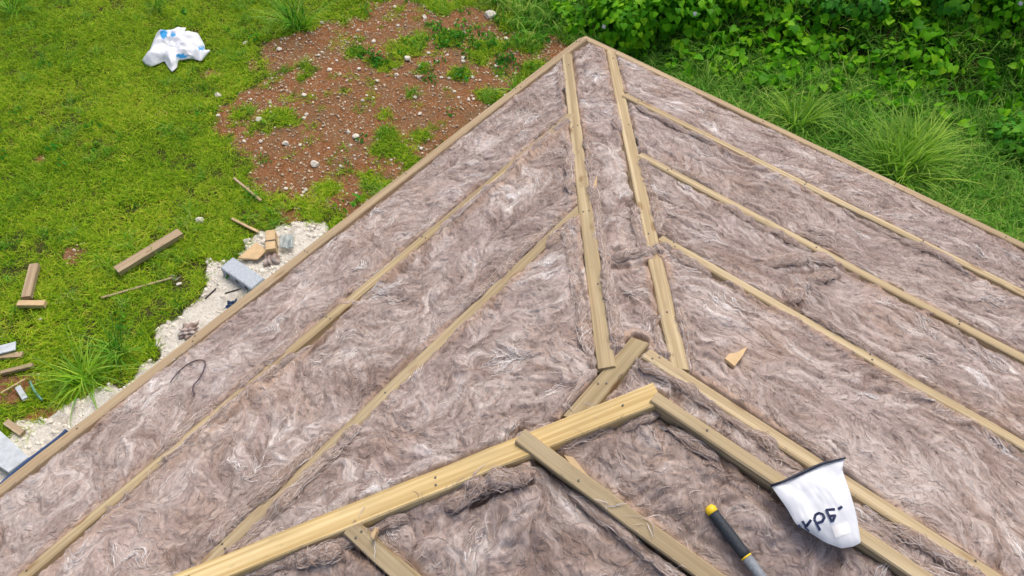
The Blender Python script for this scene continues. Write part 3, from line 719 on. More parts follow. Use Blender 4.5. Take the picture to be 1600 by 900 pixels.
# unseen sheet added under the wool to stop light leaking through
ga = np.array([0.03, P, AEND - .03]); V = []; 
blocker_ab = [(.03, .03), (AEND - .03, .03), (AEND - .03, BMAX), (P, BMAX), (.03, BMAX), (P, K * P)]
V = [tuple(W3(a, b, -.11)) for a, b in blocker_ab]
me = bpy.data.meshes.new('light_blocker'); me.from_pydata(V, [], [(0, 1, 5), (0, 5, 3, 4), (1, 2, 3, 5)]); link('light_blocker', me, M['light_blocker'], house)

# ------------------------------------------------------------------ vegetation building blocks
def strip(V, F, Hh, S, base, dirv, L, w, droop, seg, rr, shade, twist=0.0):
    """one grass blade: a tapering strip that bends over"""
    d = Vector(dirv).normalized(); hor = Vector((d.x, d.y, 0)); hor = hor.normalized() if hor.length > 1e-4 else Vector((1, 0, 0))
    side = Vector((-hor.y, hor.x, 0)); side = (side + Vector((0, 0, twist))).normalized(); p = Vector(base); b0 = len(V)
    for i in range(seg + 1):
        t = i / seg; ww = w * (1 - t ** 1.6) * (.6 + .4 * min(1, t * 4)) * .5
        if i == seg: V.append(tuple(p)); Hh.append(t); S.append(shade)
        else:
            V.append(tuple(p - side * ww)); V.append(tuple(p + side * ww)); Hh += [t, t]; S += [shade, shade]
        d = (d + (hor * .35 + Vector((0, 0, -1))) * droop * (t + .25) / seg * 2).normalized(); p = p + d * (L / seg)
    for i in range(seg - 1): F.append((b0 + 2 * i, b0 + 2 * i + 1, b0 + 2 * i + 3, b0 + 2 * i + 2))
    F.append((b0 + 2 * seg - 2, b0 + 2 * seg - 1, b0 + 2 * seg))
def py_mesh(name, V, F, attrs):
    me = bpy.data.meshes.new(name); me.from_pydata(V, [], F)
    for n, d in attrs.items():
        a = me.attributes.new(n, 'FLOAT', 'POINT'); a.data.foreach_set('value', np.asarray(d, np.float32))
    for p in me.polygons: p.use_smooth = True
    me.update(); return me
def grass_clump(name, n, rad, L0, L1, w0, w1, lean, droop, seg, seed):
    r = random.Random(seed); V, F, Hh, S = [], [], [], []
    for _ in range(n):
        a = r.uniform(0, 6.283); q = rad * math.sqrt(r.random()); az = r.uniform(0, 6.283) if rad > .03 else a + r.uniform(-.8, .8)
        le = r.uniform(*lean)
        strip(V, F, Hh, S, (q * math.cos(a), q * math.sin(a), -.005), (math.cos(az) * le, math.sin(az) * le, 1), r.uniform(L0, L1), r.uniform(w0, w1),
              r.uniform(*droop), seg, r, r.random(), r.uniform(-.5, .5))
    return py_mesh(name, V, F, {'h': Hh, 'shade': S})
LEAF = [(0, 0), (.30, -.10), (.52, .10), (.50, .40), (.28, .75), (0, 1.0), (-.28, .75), (-.50, .40), (-.52, .10), (-.30, -.10)]
def add_leaf(V, F, Hh, S, base, nrm, tip, size, shade, fold=.22, shape=LEAF):
    n = Vector(nrm).normalized(); t = Vector(tip); t = (t - n * t.dot(n)); t = t.normalized() if t.length > 1e-4 else n.orthogonal().normalized()
    s = t.cross(n); b0 = len(V); B = Vector(base)
    for x, y in shape:
        V.append(tuple(B + s * x * size + t * y * size + n * (abs(x) * fold * size - .25 * size * y * y))); Hh.append(y); S.append(shade)
    V.append(tuple(B + t * .42 * size - n * .02 * size)); Hh.append(.4); S.append(shade); k = len(shape)
    for i in range(k): F.append((b0 + i, b0 + (i + 1) % k, b0 + k))
def leaf_clump(name, n, rad, hgt, s0, s1, seed, down=.6, shape=LEAF):
    r = random.Random(seed); V, F, Hh, S = [], [], [], []
    for _ in range(n):
        a = r.uniform(0, 6.283); q = rad * math.sqrt(r.random()); z = r.uniform(.1, 1) * hgt
        nr = Vector((math.cos(a) * .7 + r.uniform(-.5, .5), math.sin(a) * .7 + r.uniform(-.5, .5), r.uniform(.5, 1.2)))
        tp = Vector((math.cos(a) + r.uniform(-.6, .6), math.sin(a) + r.uniform(-.6, .6), -down))
        add_leaf(V, F, Hh, S, (q * math.cos(a), q * math.sin(a), z), nr, tp, r.uniform(s0, s1), r.random(), shape=shape)
    for _ in range(n // 6):
        a = r.uniform(0, 6.283); q = rad * .6 * r.random()
        strip(V, F, Hh, S, (q * math.cos(a), q * math.sin(a), -.02), (r.uniform(-.4, .4), r.uniform(-.4, .4), 1), hgt, .004, .2, 3, r, .1)
    return py_mesh(name, V, F, {'h': Hh, 'shade': S})

def library(name, meshes, mat):
    c = bpy.data.collections.new(name)
    for m in meshes:
        m.materials.append(mat); o = bpy.data.objects.new(m.name, m); c.objects.link(o)
    return c
def scatter(name, lib, pts, scale, tilt, seed, label, cat):
    r = np.random.default_rng(seed); n = len(pts)
    me = bpy.data.meshes.new(name); me.vertices.add(n); me.vertices.foreach_set('co', np.asarray(pts, np.float32).ravel())
    rot = np.stack([r.normal(0, tilt, n), r.normal(0, tilt, n), r.uniform(0, 6.283, n)], -1).astype(np.float32)
    a = me.attributes.new('rot', 'FLOAT_VECTOR', 'POINT'); a.data.foreach_set('vector', rot.ravel())
    a = me.attributes.new('scl', 'FLOAT', 'POINT'); a.data.foreach_set('value', np.asarray(scale, np.float32))
    a = me.attributes.new('pick', 'INT', 'POINT'); a.data.foreach_set('value', r.integers(0, len(lib.objects), n).astype(np.int32))
    me.update(); o = link(name, me)
    g = bpy.data.node_groups.new(name, 'GeometryNodeTree')
    g.interface.new_socket('Geometry', in_out='INPUT', socket_type='NodeSocketGeometry'); g.interface.new_socket('Geometry', in_out='OUTPUT', socket_type='NodeSocketGeometry')
    N = g.nodes.new; gi, go = N('NodeGroupInput'), N('NodeGroupOutput'); ip = N('GeometryNodeInstanceOnPoints'); ci = N('GeometryNodeCollectionInfo')
    ci.inputs['Collection'].default_value = lib; ci.inputs['Separate Children'].default_value = True; ci.inputs['Reset Children'].default_value = True
    def na_(nm, ty):
        q = N('GeometryNodeInputNamedAttribute'); q.data_type = ty; q.inputs['Name'].default_value = nm; return q.outputs['Attribute']
    er = N('FunctionNodeEulerToRotation')
    g.links.new(na_('rot', 'FLOAT_VECTOR'), er.inputs[0]); g.links.new(er.outputs[0], ip.inputs['Rotation'])
    g.links.new(na_('scl', 'FLOAT'), ip.inputs['Scale']); g.links.new(na_('pick', 'INT'), ip.inputs['Instance Index'])
    ip.inputs['Pick Instance'].default_value = True
    g.links.new(gi.outputs[0], ip.inputs['Points']); g.links.new(ci.outputs[0], ip.inputs['Instance']); g.links.new(ip.outputs[0], go.inputs[0])
    md = o.modifiers.new('scatter', 'NODES'); md.node_group = g
    return tag(o, label, cat, kind='stuff')

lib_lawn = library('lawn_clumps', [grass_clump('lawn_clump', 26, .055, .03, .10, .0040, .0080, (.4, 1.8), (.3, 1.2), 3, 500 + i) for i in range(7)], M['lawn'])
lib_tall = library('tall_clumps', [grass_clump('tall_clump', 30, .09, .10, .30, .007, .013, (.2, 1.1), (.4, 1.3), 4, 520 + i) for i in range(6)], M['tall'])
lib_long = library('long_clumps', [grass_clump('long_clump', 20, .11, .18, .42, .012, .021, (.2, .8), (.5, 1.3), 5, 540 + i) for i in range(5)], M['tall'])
lib_vine = library('vine_clumps', [leaf_clump('vine_clump', 16, .15, .16, .065, .11, 560 + i) for i in range(5)], M['vine'])
OVAL = [(0, 0), (.22, .15), (.30, .42), (.2, .75), (0, 1), (-.2, .75), (-.30, .42), (-.22, .15)]
lib_weed = library('weed_clumps', [leaf_clump('weed_clump', 18, .10, .09, .03, .06, 580 + i, .3, OVAL) for i in range(5)], M['weed'])

def rand_pts(n, x0, x1, y0, y1, seed):
    r = np.random.default_rng(seed); return r.uniform(x0, x1, n), r.uniform(y0, y1, n), r
def clear_house(x, y): return ~((x > .0) & (x < AEND) & (y > .0) & (y < BMAX))
def finish(x, y, ok, dz=0.0):
    x, y = x[ok], y[ok]; return np.stack([x, y, zground(x, y) + dz], -1)
# lawn
x, y, r = rand_pts(150000, -8.5, 6.0, -10, 5.0, 601)
ok = near_view(x, y, 0 * x, 200) & clear_house(x, y); x, y = x[ok], y[ok]
so, li, bd = soil_mask(x, y), lime_mask(x, y), bank_d(x, y)
dens = (1 - sstep(.25, .7, so + (fbm(x * 9, y * 9, 5) - .5) * .5)) * (1 - sstep(.2, .6, li)) * (bd < .15)
dens = dens * (.55 + .45 * sstep(.3, .5, fbm(x * 2.5, y * 2.5, 8)))
dens = dens * (1 - .85 * np.maximum(sstep(-.6, .4, y * .7 - x * .55 - 1.1) * (1 - sstep(2.2, 3.2, y)), sstep(-.9, -.2, bd)))
ok = r.random(len(x)) < dens + .05 * (so > .5) * sstep(.45, .6, fbm(x * 4, y * 4, 18))
pts = finish(x, y, ok); sc_ = r.uniform(.7, 1.25, len(pts)) * (.5 + 1.0 * fbm(pts[:, 0] * 2.6, pts[:, 1] * 2.6, 9))
scatter('lawn_grass', lib_lawn, pts, sc_, .12, 11, 'short bright green lawn on the left and around the house', 'grass')
# taller tufts in the lawn, at its margins and right of the house
x, y, r = rand_pts(60000, -8.5, 5.0, -9, 5.0, 602)
ok = near_view(x, y, 0 * x, 200) & clear_house(x, y); x, y = x[ok], y[ok]
so, li, bd = soil_mask(x, y), lime_mask(x, y), bank_d(x, y)
gr = np.zeros(len(x))
for gx_, gy_, r0 in GR: gr = np.maximum(gr, 1 - sstep(r0 * .4, r0 * 1.1, np.hypot(x - gx_, y - gy_)))
rightside = sstep(-.6, .4, y * .7 - x * .55 - 1.1)
dens = np.maximum(np.maximum(.10 * (fbm(x * 3, y * 3, 21) > .55), .22 * gr), .5 * np.maximum(rightside, sstep(-1.0, -.2, bd)))
dens = np.maximum(dens, .12 * ((li > .03) & (li < .4)))
dens = dens * (1 - sstep(.3, .7, so) * (gr < .3)) * (1 - sstep(.35, .6, li)) * (bd < .3)
ok = r.random(len(x)) < dens
pts = finish(x, y, ok); rs = sstep(-.6, .4, pts[:, 1] * .7 - pts[:, 0] * .55 - 1.1)
scatter('grass_tufts', lib_tall, pts, r.uniform(.35, .65, len(pts)) * (1 + 1.5 * rs), .15, 12, 'taller darker grass tufts dotted through the lawn and soil', 'grass')
# overgrown bank
x, y, r = rand_pts(26000, -10, 0.0, -7, 6.0, 603)
bd = bank_d(x, y); ok = near_view(x, y, 0 * x + .5, 200) & (bd > -.15) & (bd < 5)
bn = fbm(x * 1.2, y * 1.2, 23)
isv = sstep(.47, .56, bn)
ok &= r.random(len(x)) < .30 + .15 * (1 - isv)
pts = finish(x, y, ok); 
xr, yr, rr_ = rand_pts(9000, -7, 1, -3.5, 5.0, 605)
okr = near_view(xr, yr, 0 * xr, 200) & clear_house(xr, yr) & (bank_d(xr, yr) < .2); rs_ = np.maximum(sstep(-.4, .5, yr * .7 - xr * .55 - 1.1), sstep(-1.1, -.3, bank_d(xr, yr)))
okr &= (rr_.random(len(xr)) < .34 * rs_ * sstep(.38, .55, fbm(xr * 1.7, yr * 1.7, 29))) & (soil_mask(xr, yr) < .4)
ptr = finish(xr, yr, okr); np_ = len(pts); pts = np.concatenate([pts, ptr])
scatter('bank_grass', lib_long, pts, r.uniform(.5, 1.1, len(pts)), .35, 13, 'tangled long dark grass covering the overgrown bank behind the roof', 'grass')
pts2 = finish(x, y, (r.random(len(x)) < .30) & (bd > -.1) & (bd < 5) & near_view(x, y, 0 * x + .5, 200) & ((isv > .3) | (r.random(len(x)) < .25)), .06)
scatter('vine_cover', lib_vine, pts2, r.uniform(.6, 1.05, len(pts2)), .5, 14, 'heart leaved vines creeping over the bank at the upper right', 'vines')
wx, wy, r = rand_pts(30000, -8, 3, -8, 4, 604)
ok = near_view(wx, wy, 0 * wx, 150) & clear_house(wx, wy); wx, wy = wx[ok], wy[ok]
wp = [(*at(u, v)[:2], q) for u, v, q in [(700, 55, .35), (760, 60, .4), (830, 50, .4), (640, 70, .22), (560, 84, .16), (590, 95, .15), (820, 130, .25), (670, 120, .2), (430, 130, .1), (1560, 250, .35), (1250, 60, .5), (860, 110, .2), (790, 100, .2)]]
dn = np.zeros(len(wx))
for a_, b_, q in wp: dn = np.maximum(dn, 1 - sstep(q * .3, q, np.hypot(wx - a_, wy - b_)))
ok = r.random(len(wx)) < dn * .5 + .008
pts = finish(wx, wy, ok); scatter('low_weeds', lib_weed, pts, r.uniform(.5, 1.1, len(pts)), .25, 15, 'low dark green broadleaf weeds creeping over the bare soil edge', 'weeds')

# individual tussocks
def tussock(u, v, n, L, w, label, lean=(.15, 1.0), droop=(.35, .95), mat='tussock', seed=0, z=None):
    q = at(u, v); zz = gz(q[0], q[1]) if z is None else z
    me = grass_clump('tussock', n, .07 * L / .5, L * .45, L, w * .7, w, lean, droop, 7, 700 + seed)
    o = link('grass_tussock', me, M[mat], loc=(q[0], q[1], zz)); o.rotation_euler[2] = seed * 1.3
    return tag(o, label, 'grass tussock', 'tall grass tussocks')
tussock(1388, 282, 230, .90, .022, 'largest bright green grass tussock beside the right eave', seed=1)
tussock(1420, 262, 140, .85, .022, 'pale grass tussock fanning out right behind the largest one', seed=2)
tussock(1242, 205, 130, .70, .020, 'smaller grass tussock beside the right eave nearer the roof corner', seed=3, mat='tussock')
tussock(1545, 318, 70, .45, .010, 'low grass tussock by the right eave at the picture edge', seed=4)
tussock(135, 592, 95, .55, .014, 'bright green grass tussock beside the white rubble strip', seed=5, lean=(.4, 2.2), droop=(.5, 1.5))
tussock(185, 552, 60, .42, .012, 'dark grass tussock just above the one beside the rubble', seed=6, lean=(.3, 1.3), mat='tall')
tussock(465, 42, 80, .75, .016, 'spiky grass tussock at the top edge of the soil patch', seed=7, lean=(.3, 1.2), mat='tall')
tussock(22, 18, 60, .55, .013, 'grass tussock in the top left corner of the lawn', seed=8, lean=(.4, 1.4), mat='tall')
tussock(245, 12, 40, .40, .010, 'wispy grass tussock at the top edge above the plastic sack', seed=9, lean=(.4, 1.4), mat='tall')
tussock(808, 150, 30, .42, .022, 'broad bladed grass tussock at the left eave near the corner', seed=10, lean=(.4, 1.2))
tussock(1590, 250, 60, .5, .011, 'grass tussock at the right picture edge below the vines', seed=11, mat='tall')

# leafy vine shrubs hanging over the foot of the bank
def shrub(u, v, R, hgt, n, s0, s1, label, mat, seed, shape=LEAF, flowers=0):
    q = at(u, v); base = Vector((q[0], q[1], gz(q[0], q[1]))); r = random.Random(seed)
    root = empty('vine_shrub', base); tag(root, label, 'shrub', 'leafy shrubs on the bank')
    V, F, Hh, S = [], [], [], []
    lobes = [(Vector((r.uniform(-.7, .7) * R, r.uniform(-.7, .7) * R, hgt * r.uniform(.45, .8))), R * r.uniform(.35, .6)) for _ in range(8)] + [(Vector((0, 0, hgt * .5)), R * .7)]
    for _ in range(n):
        c, rad = r.choice(lobes); d = Vector((r.gauss(0, 1), r.gauss(0, 1), r.gauss(.35, 1))).normalized(); p = c + Vector((d.x, d.y, d.z * .8)) * rad * r.uniform(.75, 1.08)
        if p.z < .03: continue
        nr = d * .8 + Vector((r.uniform(-.4, .4), r.uniform(-.4, .4), .5 + r.uniform(-.2, .4)))
        add_leaf(V, F, Hh, S, p, nr, Vector((d.x, d.y, -.9)) + Vector((r.uniform(-.5, .5), r.uniform(-.5, .5), 0)), r.uniform(s0, s1), r.random(), shape=shape)
    link('crown', py_mesh('crown', V, F, {'h': Hh, 'shade': S}), M[mat], root)
    bm = bmesh.new()
    for c, rad in lobes:
        p0 = Vector((c.x * .15, c.y * .15, -.05)); ring0 = []; 
        for k_, (pp, rr) in enumerate([(p0, .016), (p0.lerp(c, .5) + Vector((.03, .02, 0)), .011), (c, .005)]):
            ring = [bm.verts.new(pp + Vector((math.cos(t_ * 1.257) * rr, math.sin(t_ * 1.257) * rr, 0))) for t_ in range(5)]
            if ring0:
                for t_ in range(5): bm.faces.new((ring0[t_], ring0[(t_ + 1) % 5], ring[(t_ + 1) % 5], ring[t_]))
            ring0 = ring
    bm_obj('stem', bm, M['stem'], root)
    for _ in range(flowers):
        c, rad = r.choice(lobes); d = Vector((r.gauss(.5, .6), r.gauss(.5, .6), abs(r.gauss(.6, .5)))).normalized(); p = c + d * rad * 1.06
        V, F, Hh, S = [], [], [], []
        for k_ in range(5):
            an = k_ * 1.257; t_ = d.orthogonal().normalized(); t_.rotate(Matrix.Rotation(an, 3, d)); add_leaf(V, F, Hh, S, p, d, t_, .026, .5, .1)
        link('flower', py_mesh('flower', V, F, {'h': Hh}), M['flower'], root)
shrub(965, 62, .50, .42, 1500, .048, .085, 'bright heart leaved vine shrub overhanging just behind the roof corner', 'vine', 801, flowers=5)
shrub(1040, 58, .48, .46, 1400, .048, .085, 'heart leaved vine shrub hanging right of the one at the corner', 'vine', 807, flowers=2)
shrub(1150, 50, .36, .34, 600, .042, .075, 'vine shrub with yellowish leaves behind the right eave', 'vine', 802)
shrub(1300, 70, .38, .30, 550, .042, .07, 'low leafy vine shrub in the middle of the bank', 'weed', 803, flowers=3)
shrub(1430, 55, .50, .40, 1200, .045, .085, 'dark leafy shrub at the top edge of the bank', 'weed', 804, flowers=2)
shrub(1555, 80, .55, .42, 1500, .045, .075, 'vine shrub with white flowers in the top right corner', 'vine', 805, flowers=8)
shrub(1590, 235, .32, .25, 350, .04, .07, 'small dark weed shrub at the right picture edge', 'weed', 806)

# ------------------------------------------------------------------ stones, gravel, rubble
def rock_mesh(name, seed, sub=2, flat=.65, ang=.28):
    r = random.Random(seed); bm = bmesh.new(); bmesh.ops.create_icosphere(bm, subdivisions=sub, radius=1)
    cuts = [(Vector((r.gauss(0, 1), r.gauss(0, 1), r.gauss(0, 1))).normalized(), r.uniform(.55, .9)) for _ in range(9)]
    for v in bm.verts:
        for n, d in cuts:
            k_ = v.co.dot(n)
            if k_ > d: v.co -= n * (k_ - d)
        v.co *= 1 + r.uniform(-.05, .05); v.co.z *= flat; v.co.x *= 1.2
    me = bpy.data.meshes.new(name); bm.to_mesh(me); bm.free(); return me
rocks = [rock_mesh('stone', 900 + i) for i in range(8)]
for m in rocks: m.materials.append(M['limestone'])
def stone(u, v, size_px, label, seed, group='loose pale stones', name='stone', cat='stone'):
    q = at(u, v); dist = np.linalg.norm(q - CAM); s = size_px * dist / FPX * .5
    o = link(name, rocks[seed % 8], loc=(q[0], q[1], gz(q[0], q[1]) + s * .35)); o.scale = (s * .9, s, s); o.rotation_euler = (0, 0, seed * 2.1)
    return tag(o, label, cat, group)
NAMED = [(313, 346, 17, 'flat pale stone on the lawn above the long timber offcut'), (341, 150, 13, 'white stone at the left edge of the soil patch, nearest the plastic sack'),
         (493, 260, 18, 'largest white stone near the lower middle of the soil patch'), (556, 217, 15, 'white stone left of the round green tuft on the soil'),
         (447, 228, 14, 'pale stone at the lower left of the soil patch'), (405, 189, 12, 'pale stone in the small grass tongue left of the soil'),
         (636, 94, 14, 'pale squarish stone in the upper middle of the soil patch'), (766, 25, 22, 'large pale boulder at the top right end of the soil patch'),
         (383, 67, 10, 'small tan stone at the lawn edge right of the sack'), (655, 122, 9, 'tan stone right of centre on the soil patch'),
         (64, 500, 8, 'small white stone in the lawn below the short timber offcut'), (107, 645, 16, 'white rubble lump at the lower end of the rubble strip'),
         (80, 660, 15, 'white rubble lump left of the blue hose end'), (93, 667, 12, 'round white stone just above the blue hose end'),
         (120, 632, 17, 'pale rubble lump beside the lower tussock'), (280, 444, 10, 'white rubble stone at the upper left edge of the rubble strip'),
         (503, 36, 9, 'small white stone below the spiky tussock')]
for i, (u, v, s_, lab) in enumerate(NAMED): stone(u, v, s_ * .8, lab, i)
r = random.Random(5)
cnt = 0
while cnt < 110:
    u, v = r.uniform(340, 800), r.uniform(10, 320); q = at(u, v)
    if soil_mask(np.array([q[0]]), np.array([q[1]]))[0] < .6: continue
    stone(u, v, r.uniform(3.0, 7.5), 'small pale limestone stone scattered on the bare brown soil', r.randrange(99), 'small stones on the soil patch'); cnt += 1
cnt = 0
while cnt < 110:
    u, v = r.uniform(20, 480), r.uniform(350, 700); q = at(u, v)
    if lime_mask(np.array([q[0]]), np.array([q[1]]))[0] < .3: continue
    stone(u, v, r.uniform(5, 12), 'small white limestone lump lying in the rubble strip', r.randrange(99), 'lumps in the rubble strip'); cnt += 1
def gravel(name, n, mask, smin, smax, box, seed, mat, label):
    r = np.random.default_rng(seed); x = r.uniform(box[0], box[1], n * 12); y = r.uniform(box[2], box[3], n * 12)
    ok = (mask(x, y) > .45) & near_view(x, y, 0 * x, 120) & clear_house(x, y); x, y = x[ok][:n], y[ok][:n]; n = len(x)
    bm = bmesh.new(); bmesh.ops.create_icosphere(bm, subdivisions=1, radius=1); tv = np.array([v.co[:] for v in bm.verts]); tf = np.array([[v.index for v in f.verts] for f in bm.faces]); bm.free()
    s = smin + (smax - smin) * r.random(n) ** 3; V = tv[None] * (1 + r.normal(0, .22, (n, len(tv), 1))); V = V * (s[:, None] * r.uniform(.6, 1.2, (n, 3)))[:, None, :]
    V = V + np.stack([x, y, zground(x, y) + s * .3], -1)[:, None, :]
    me = big_mesh(name, V.reshape(-1, 3), (tf[None] + (np.arange(n) * len(tv))[:, None, None]).reshape(-1, 3), smooth=False)
    tag(link(name, me, M[mat]), label, 'gravel', kind='stuff')
gravel('soil_gravel', 8000, soil_mask, .003, .016, (-4, 3, -6, 0.3), 71, 'pebble', 'fine pale gravel sprinkled over the bare brown soil')
gravel('rubble_gravel', 6500, lime_mask, .005, .026, (-.5, 5, -4, 0.3), 72, 'limestone', 'crushed white limestone rubble along the left eave')

# ------------------------------------------------------------------ things on the ground
def frame_obj(o, p, X, Z=Vector((0, 0, 1))):
    X = Vector(X).normalized(); Y = Vector(Z).cross(X).normalized(); Z = X.cross(Y)
    m = Matrix.Identity(4)
    for i in range(3): m[i][0], m[i][1], m[i][2], m[i][3] = X[i], Y[i], Z[i], p[i]
    o.matrix_world = m
def plank_bm(L, w, h, bev=.003, seed=0, n=6):
    bm = bmesh.new(); r = random.Random(seed); rings = []
    prof = [(-w / 2, 0), (w / 2, 0), (w / 2, h - bev), (w / 2 - bev, h), (-w / 2 + bev, h), (-w / 2, h - bev)]
    for i in range(n + 1):
        s = L * (i / n - .5); rings.append([bm.verts.new((s + (r.uniform(-.003, .003) if i in (0, n) else 0), y + r.uniform(-.001, .001), z)) for y, z in prof])
    for i in range(n):
        for j in range(6): bm.faces.new((rings[i][j], rings[i + 1][j], rings[i + 1][(j + 1) % 6], rings[i][(j + 1) % 6]))
    bm.faces.new(rings[0]); bm.faces.new(rings[-1][::-1]); bmesh.ops.recalc_face_normals(bm, faces=bm.faces); return bm
def plank(name, p0, p1, w, h, mat, label, cat, lift=.01, group=None, roll=0.0, tiltz=0.0):
    A, B = Vector(at(*p0, h + lift)), Vector(at(*p1, h + lift)); X = B - A; mid = (A + B) / 2; g = gz(mid.x, mid.y)
    o = bm_obj(name, plank_bm(X.length, w, h, seed=int(p0[0])), M[mat])
    Xn = Vector((X.x, X.y, tiltz * X.length)); frame_obj(o, Vector((mid.x, mid.y, g + lift)), Xn, Vector((roll, 0, 1)))
    return tag(o, label, cat, group)
GO = 'timber pieces left on the lawn'
plank('timber_offcut', (181, 421), (281, 361), .088, .05, 'offcut', 'long pine offcut lying alone in the middle of the lawn', 'timber', .03, GO)
plank('timber_offcut', (53, 412), (40, 464), .075, .045, 'offcut', 'short upright brown offcut standing above the pale one on the left', 'timber', .03, GO)
plank('timber_offcut', (27, 473), (69, 473), .055, .04, 'ply', 'short pale offcut at the foot of the brown one on the left', 'timber', .03, GO)
plank('timber_strip', (366, 279), (408, 314), .022, .012, 'offcut', 'thin wooden slat in the grass at the lower edge of the soil patch', 'slat', .03, 'thin slats')
plank('timber_strip', (362, 341), (404, 362), .024, .014, 'ply', 'thin pale slat above the plywood offcut', 'slat', .03, 'thin slats')
plank('timber_strip', (158, 464), (268, 433), .020, .012, 'weed_slat' if 'weed_slat' in M else 'offcut', 'long thin slat half hidden in grass left of the rubble', 'slat', .015, 'thin slats')
plank('broken_stick', (0, 581), (50, 569), .035, .03, 'offcut', 'weathered stick at the left picture edge below the white board', 'stick', .02, 'sticks by the left edge')
plank('broken_stick', (0, 613), (38, 591), .012, .01, 'ply', 'thin straw coloured stick at the left picture edge', 'stick', .05, 'sticks by the left edge')
plank('broken_stick', (26, 603), (38, 622), .040, .02, 'board', 'short grey splintered stick in the grass at left', 'stick', .03, 'sticks by the left edge')
plank('broken_stick', (8, 658), (34, 676), .05, .03, 'offcut', 'stub of grey timber above the light board', 'stick', .02, 'sticks by the left edge')
plank('dark_stick', (320, 465), (337, 449), .010, .010, 'blackish', 'thin dark stick on the white rubble', 'stick', .02, 'dark sticks on the rubble')
plank('dark_stick', (351, 457), (376, 450), .010, .010, 'blackish', 'dark stick beside the concrete block foot', 'stick', .02, 'dark sticks on the rubble')
plank('fibre_board', (-12, 549), (24, 540), .085, .012, 'board', 'white board scrap at the left picture edge', 'board', .05)
plank('timber_offcut', (-10, 556), (34, 553), .05, .03, 'offcut', 'tan plank end just below the white board scrap', 'timber', .01, GO)
def slab(name, px, z, th, mat, label, cat, parent=None, tilt=None):
    pts = [Vector(at(*q, z)) for q in px]; c = sum(pts, Vector()) / len(pts); bm = bmesh.new()
    top = [bm.verts.new(p - c) for p in pts]; bot = [bm.verts.new(p - c - Vector((0, 0, th))) for p in pts]; n = len(pts)
    bm.faces.new(top); bm.faces.new(bot[::-1])
    for i in range(n): bm.faces.new((top[i], bot[i], bot[(i + 1) % n], top[(i + 1) % n]))
    bmesh.ops.recalc_face_normals(bm, faces=bm.faces); bmesh.ops.bevel(bm, geom=[e for e in bm.edges], offset=min(.004, th * .2), segments=1, affect='EDGES')
    o = bm_obj(name, bm, M[mat], parent, loc=c)
    return tag(o, label, cat) if label else o
slab('light_board', [(-60, 620), (0, 673), (45, 714), (13, 738), (-60, 690)], .10, .08, 'board', 'light grey slab in the lower left beside the blue hose', 'slab')
slab('plywood_offcut', [(371, 403), (400, 378), (417, 391), (402, 405)], .06, .018, 'ply', 'five sided plywood offcut leaning beside the concrete block', 'plywood')
# concrete block, the shade in its side cores painted as dark discs
def concrete_block():
    p = [Vector(at(*q, .115)) for q in [(343, 416), (364, 401), (412, 433), (392, 450)]]; c = sum(p, Vector()) / 4
    X = ((p[2] - p[1]) + (p[3] - p[0])); o = empty('concrete_block', (c.x, c.y, 0)); tag(o, 'grey blue concrete block lying on the white rubble by the eave', 'concrete block')
    o.rotation_euler[2] = math.atan2(X.y, X.x)
    bm = bmesh.new(); box_bm(bm, (-.195, -.072, 0), (.195, .072, .105)); bmesh.ops.bevel(bm, geom=list(bm.edges), offset=.006, segments=2, affect='EDGES')
    for e in range(2): pass
    bm_obj('body', bm, M['concrete'], o)
    for sx in (-.115, 0, .115):
        bm = bmesh.new(); bmesh.ops.create_circle(bm, cap_ends=True, segments=14, radius=.022)
        for v in bm.verts: v.co = Vector((sx + v.co.x, 0, 0)) + Vector((0, -.0732, .055 + v.co.y))
        r_ = bmesh.ops.extrude_face_region(bm, geom=list(bm.faces)); 
        for v in [g for g in r_['geom'] if isinstance(g, bmesh.types.BMVert)]: v.co.y += .004
        bm_obj('core_shade_disc', bm, M['blackish'], o)
concrete_block()
# upright wooden block with a tuft of wool, and clear film behind it
q0 = Vector(at(427, 400, 0)); wb = empty('wood_block', (q0.x, q0.y, 0)); tag(wb, 'upright tan wood block with a dark band right of the plywood', 'wood block')
ax = Vector(at(427, 362, .0)) - q0; wb.rotation_euler[2] = math.atan2(ax.y, ax.x)
bm = plank_bm(.22, .085, .10, seed=3); bm_obj('body', bm, M['ply'], wb, loc=(.10, 0, .01))
bm = plank_bm(.016, .087, .102, seed=4); bm_obj('band', bm, M['blackish'], wb, loc=(.085, 0, .010))
def tuft(name, u, v, s, label, mat='wool', z=0.0, seed=0, parent=None):
    q = Vector(at(u, v, z)); r = random.Random(seed); bm = bmesh.new(); bmesh.ops.create_icosphere(bm, subdivisions=4, radius=1)
    ph = [Vector((r.uniform(-9, 9), r.uniform(-9, 9), r.uniform(-9, 9))) for _ in range(6)]
    for vv in bm.verts:
        c = vv.co.copy(); k_ = 1 + .22 * math.sin(c.dot(ph[0])) + .18 * math.sin(c.dot(ph[1]) + 1) + .10 * math.sin(2.3 * c.dot(ph[2])) + .07 * math.sin(3 * c.dot(ph[3]))
        vv.co = Vector((c.x * 1.2, c.y, max(-.3, c.z * .7))) * k_ * s
    n = len(bm.verts); tones = [.45 + .2 * math.sin(40 * v.co.x + 30 * v.co.y) for v in bm.verts]
    me = bpy.data.meshes.new(name); bm.to_mesh(me); bm.free()
    a = me.attributes.new('tone', 'FLOAT', 'POINT'); a.data.foreach_set('value', np.array(tones, np.float32)); a = me.attributes.new('tan', 'FLOAT', 'POINT'); a.data.foreach_set('value', np.full(n, .3, np.float32))
    for p in me.polygons: p.use_smooth = True
    o = link(name, me, M[mat], parent, loc=(q.x, q.y, q.z + s * .25)); 
    return tag(o, label, 'insulation scrap') if label else o
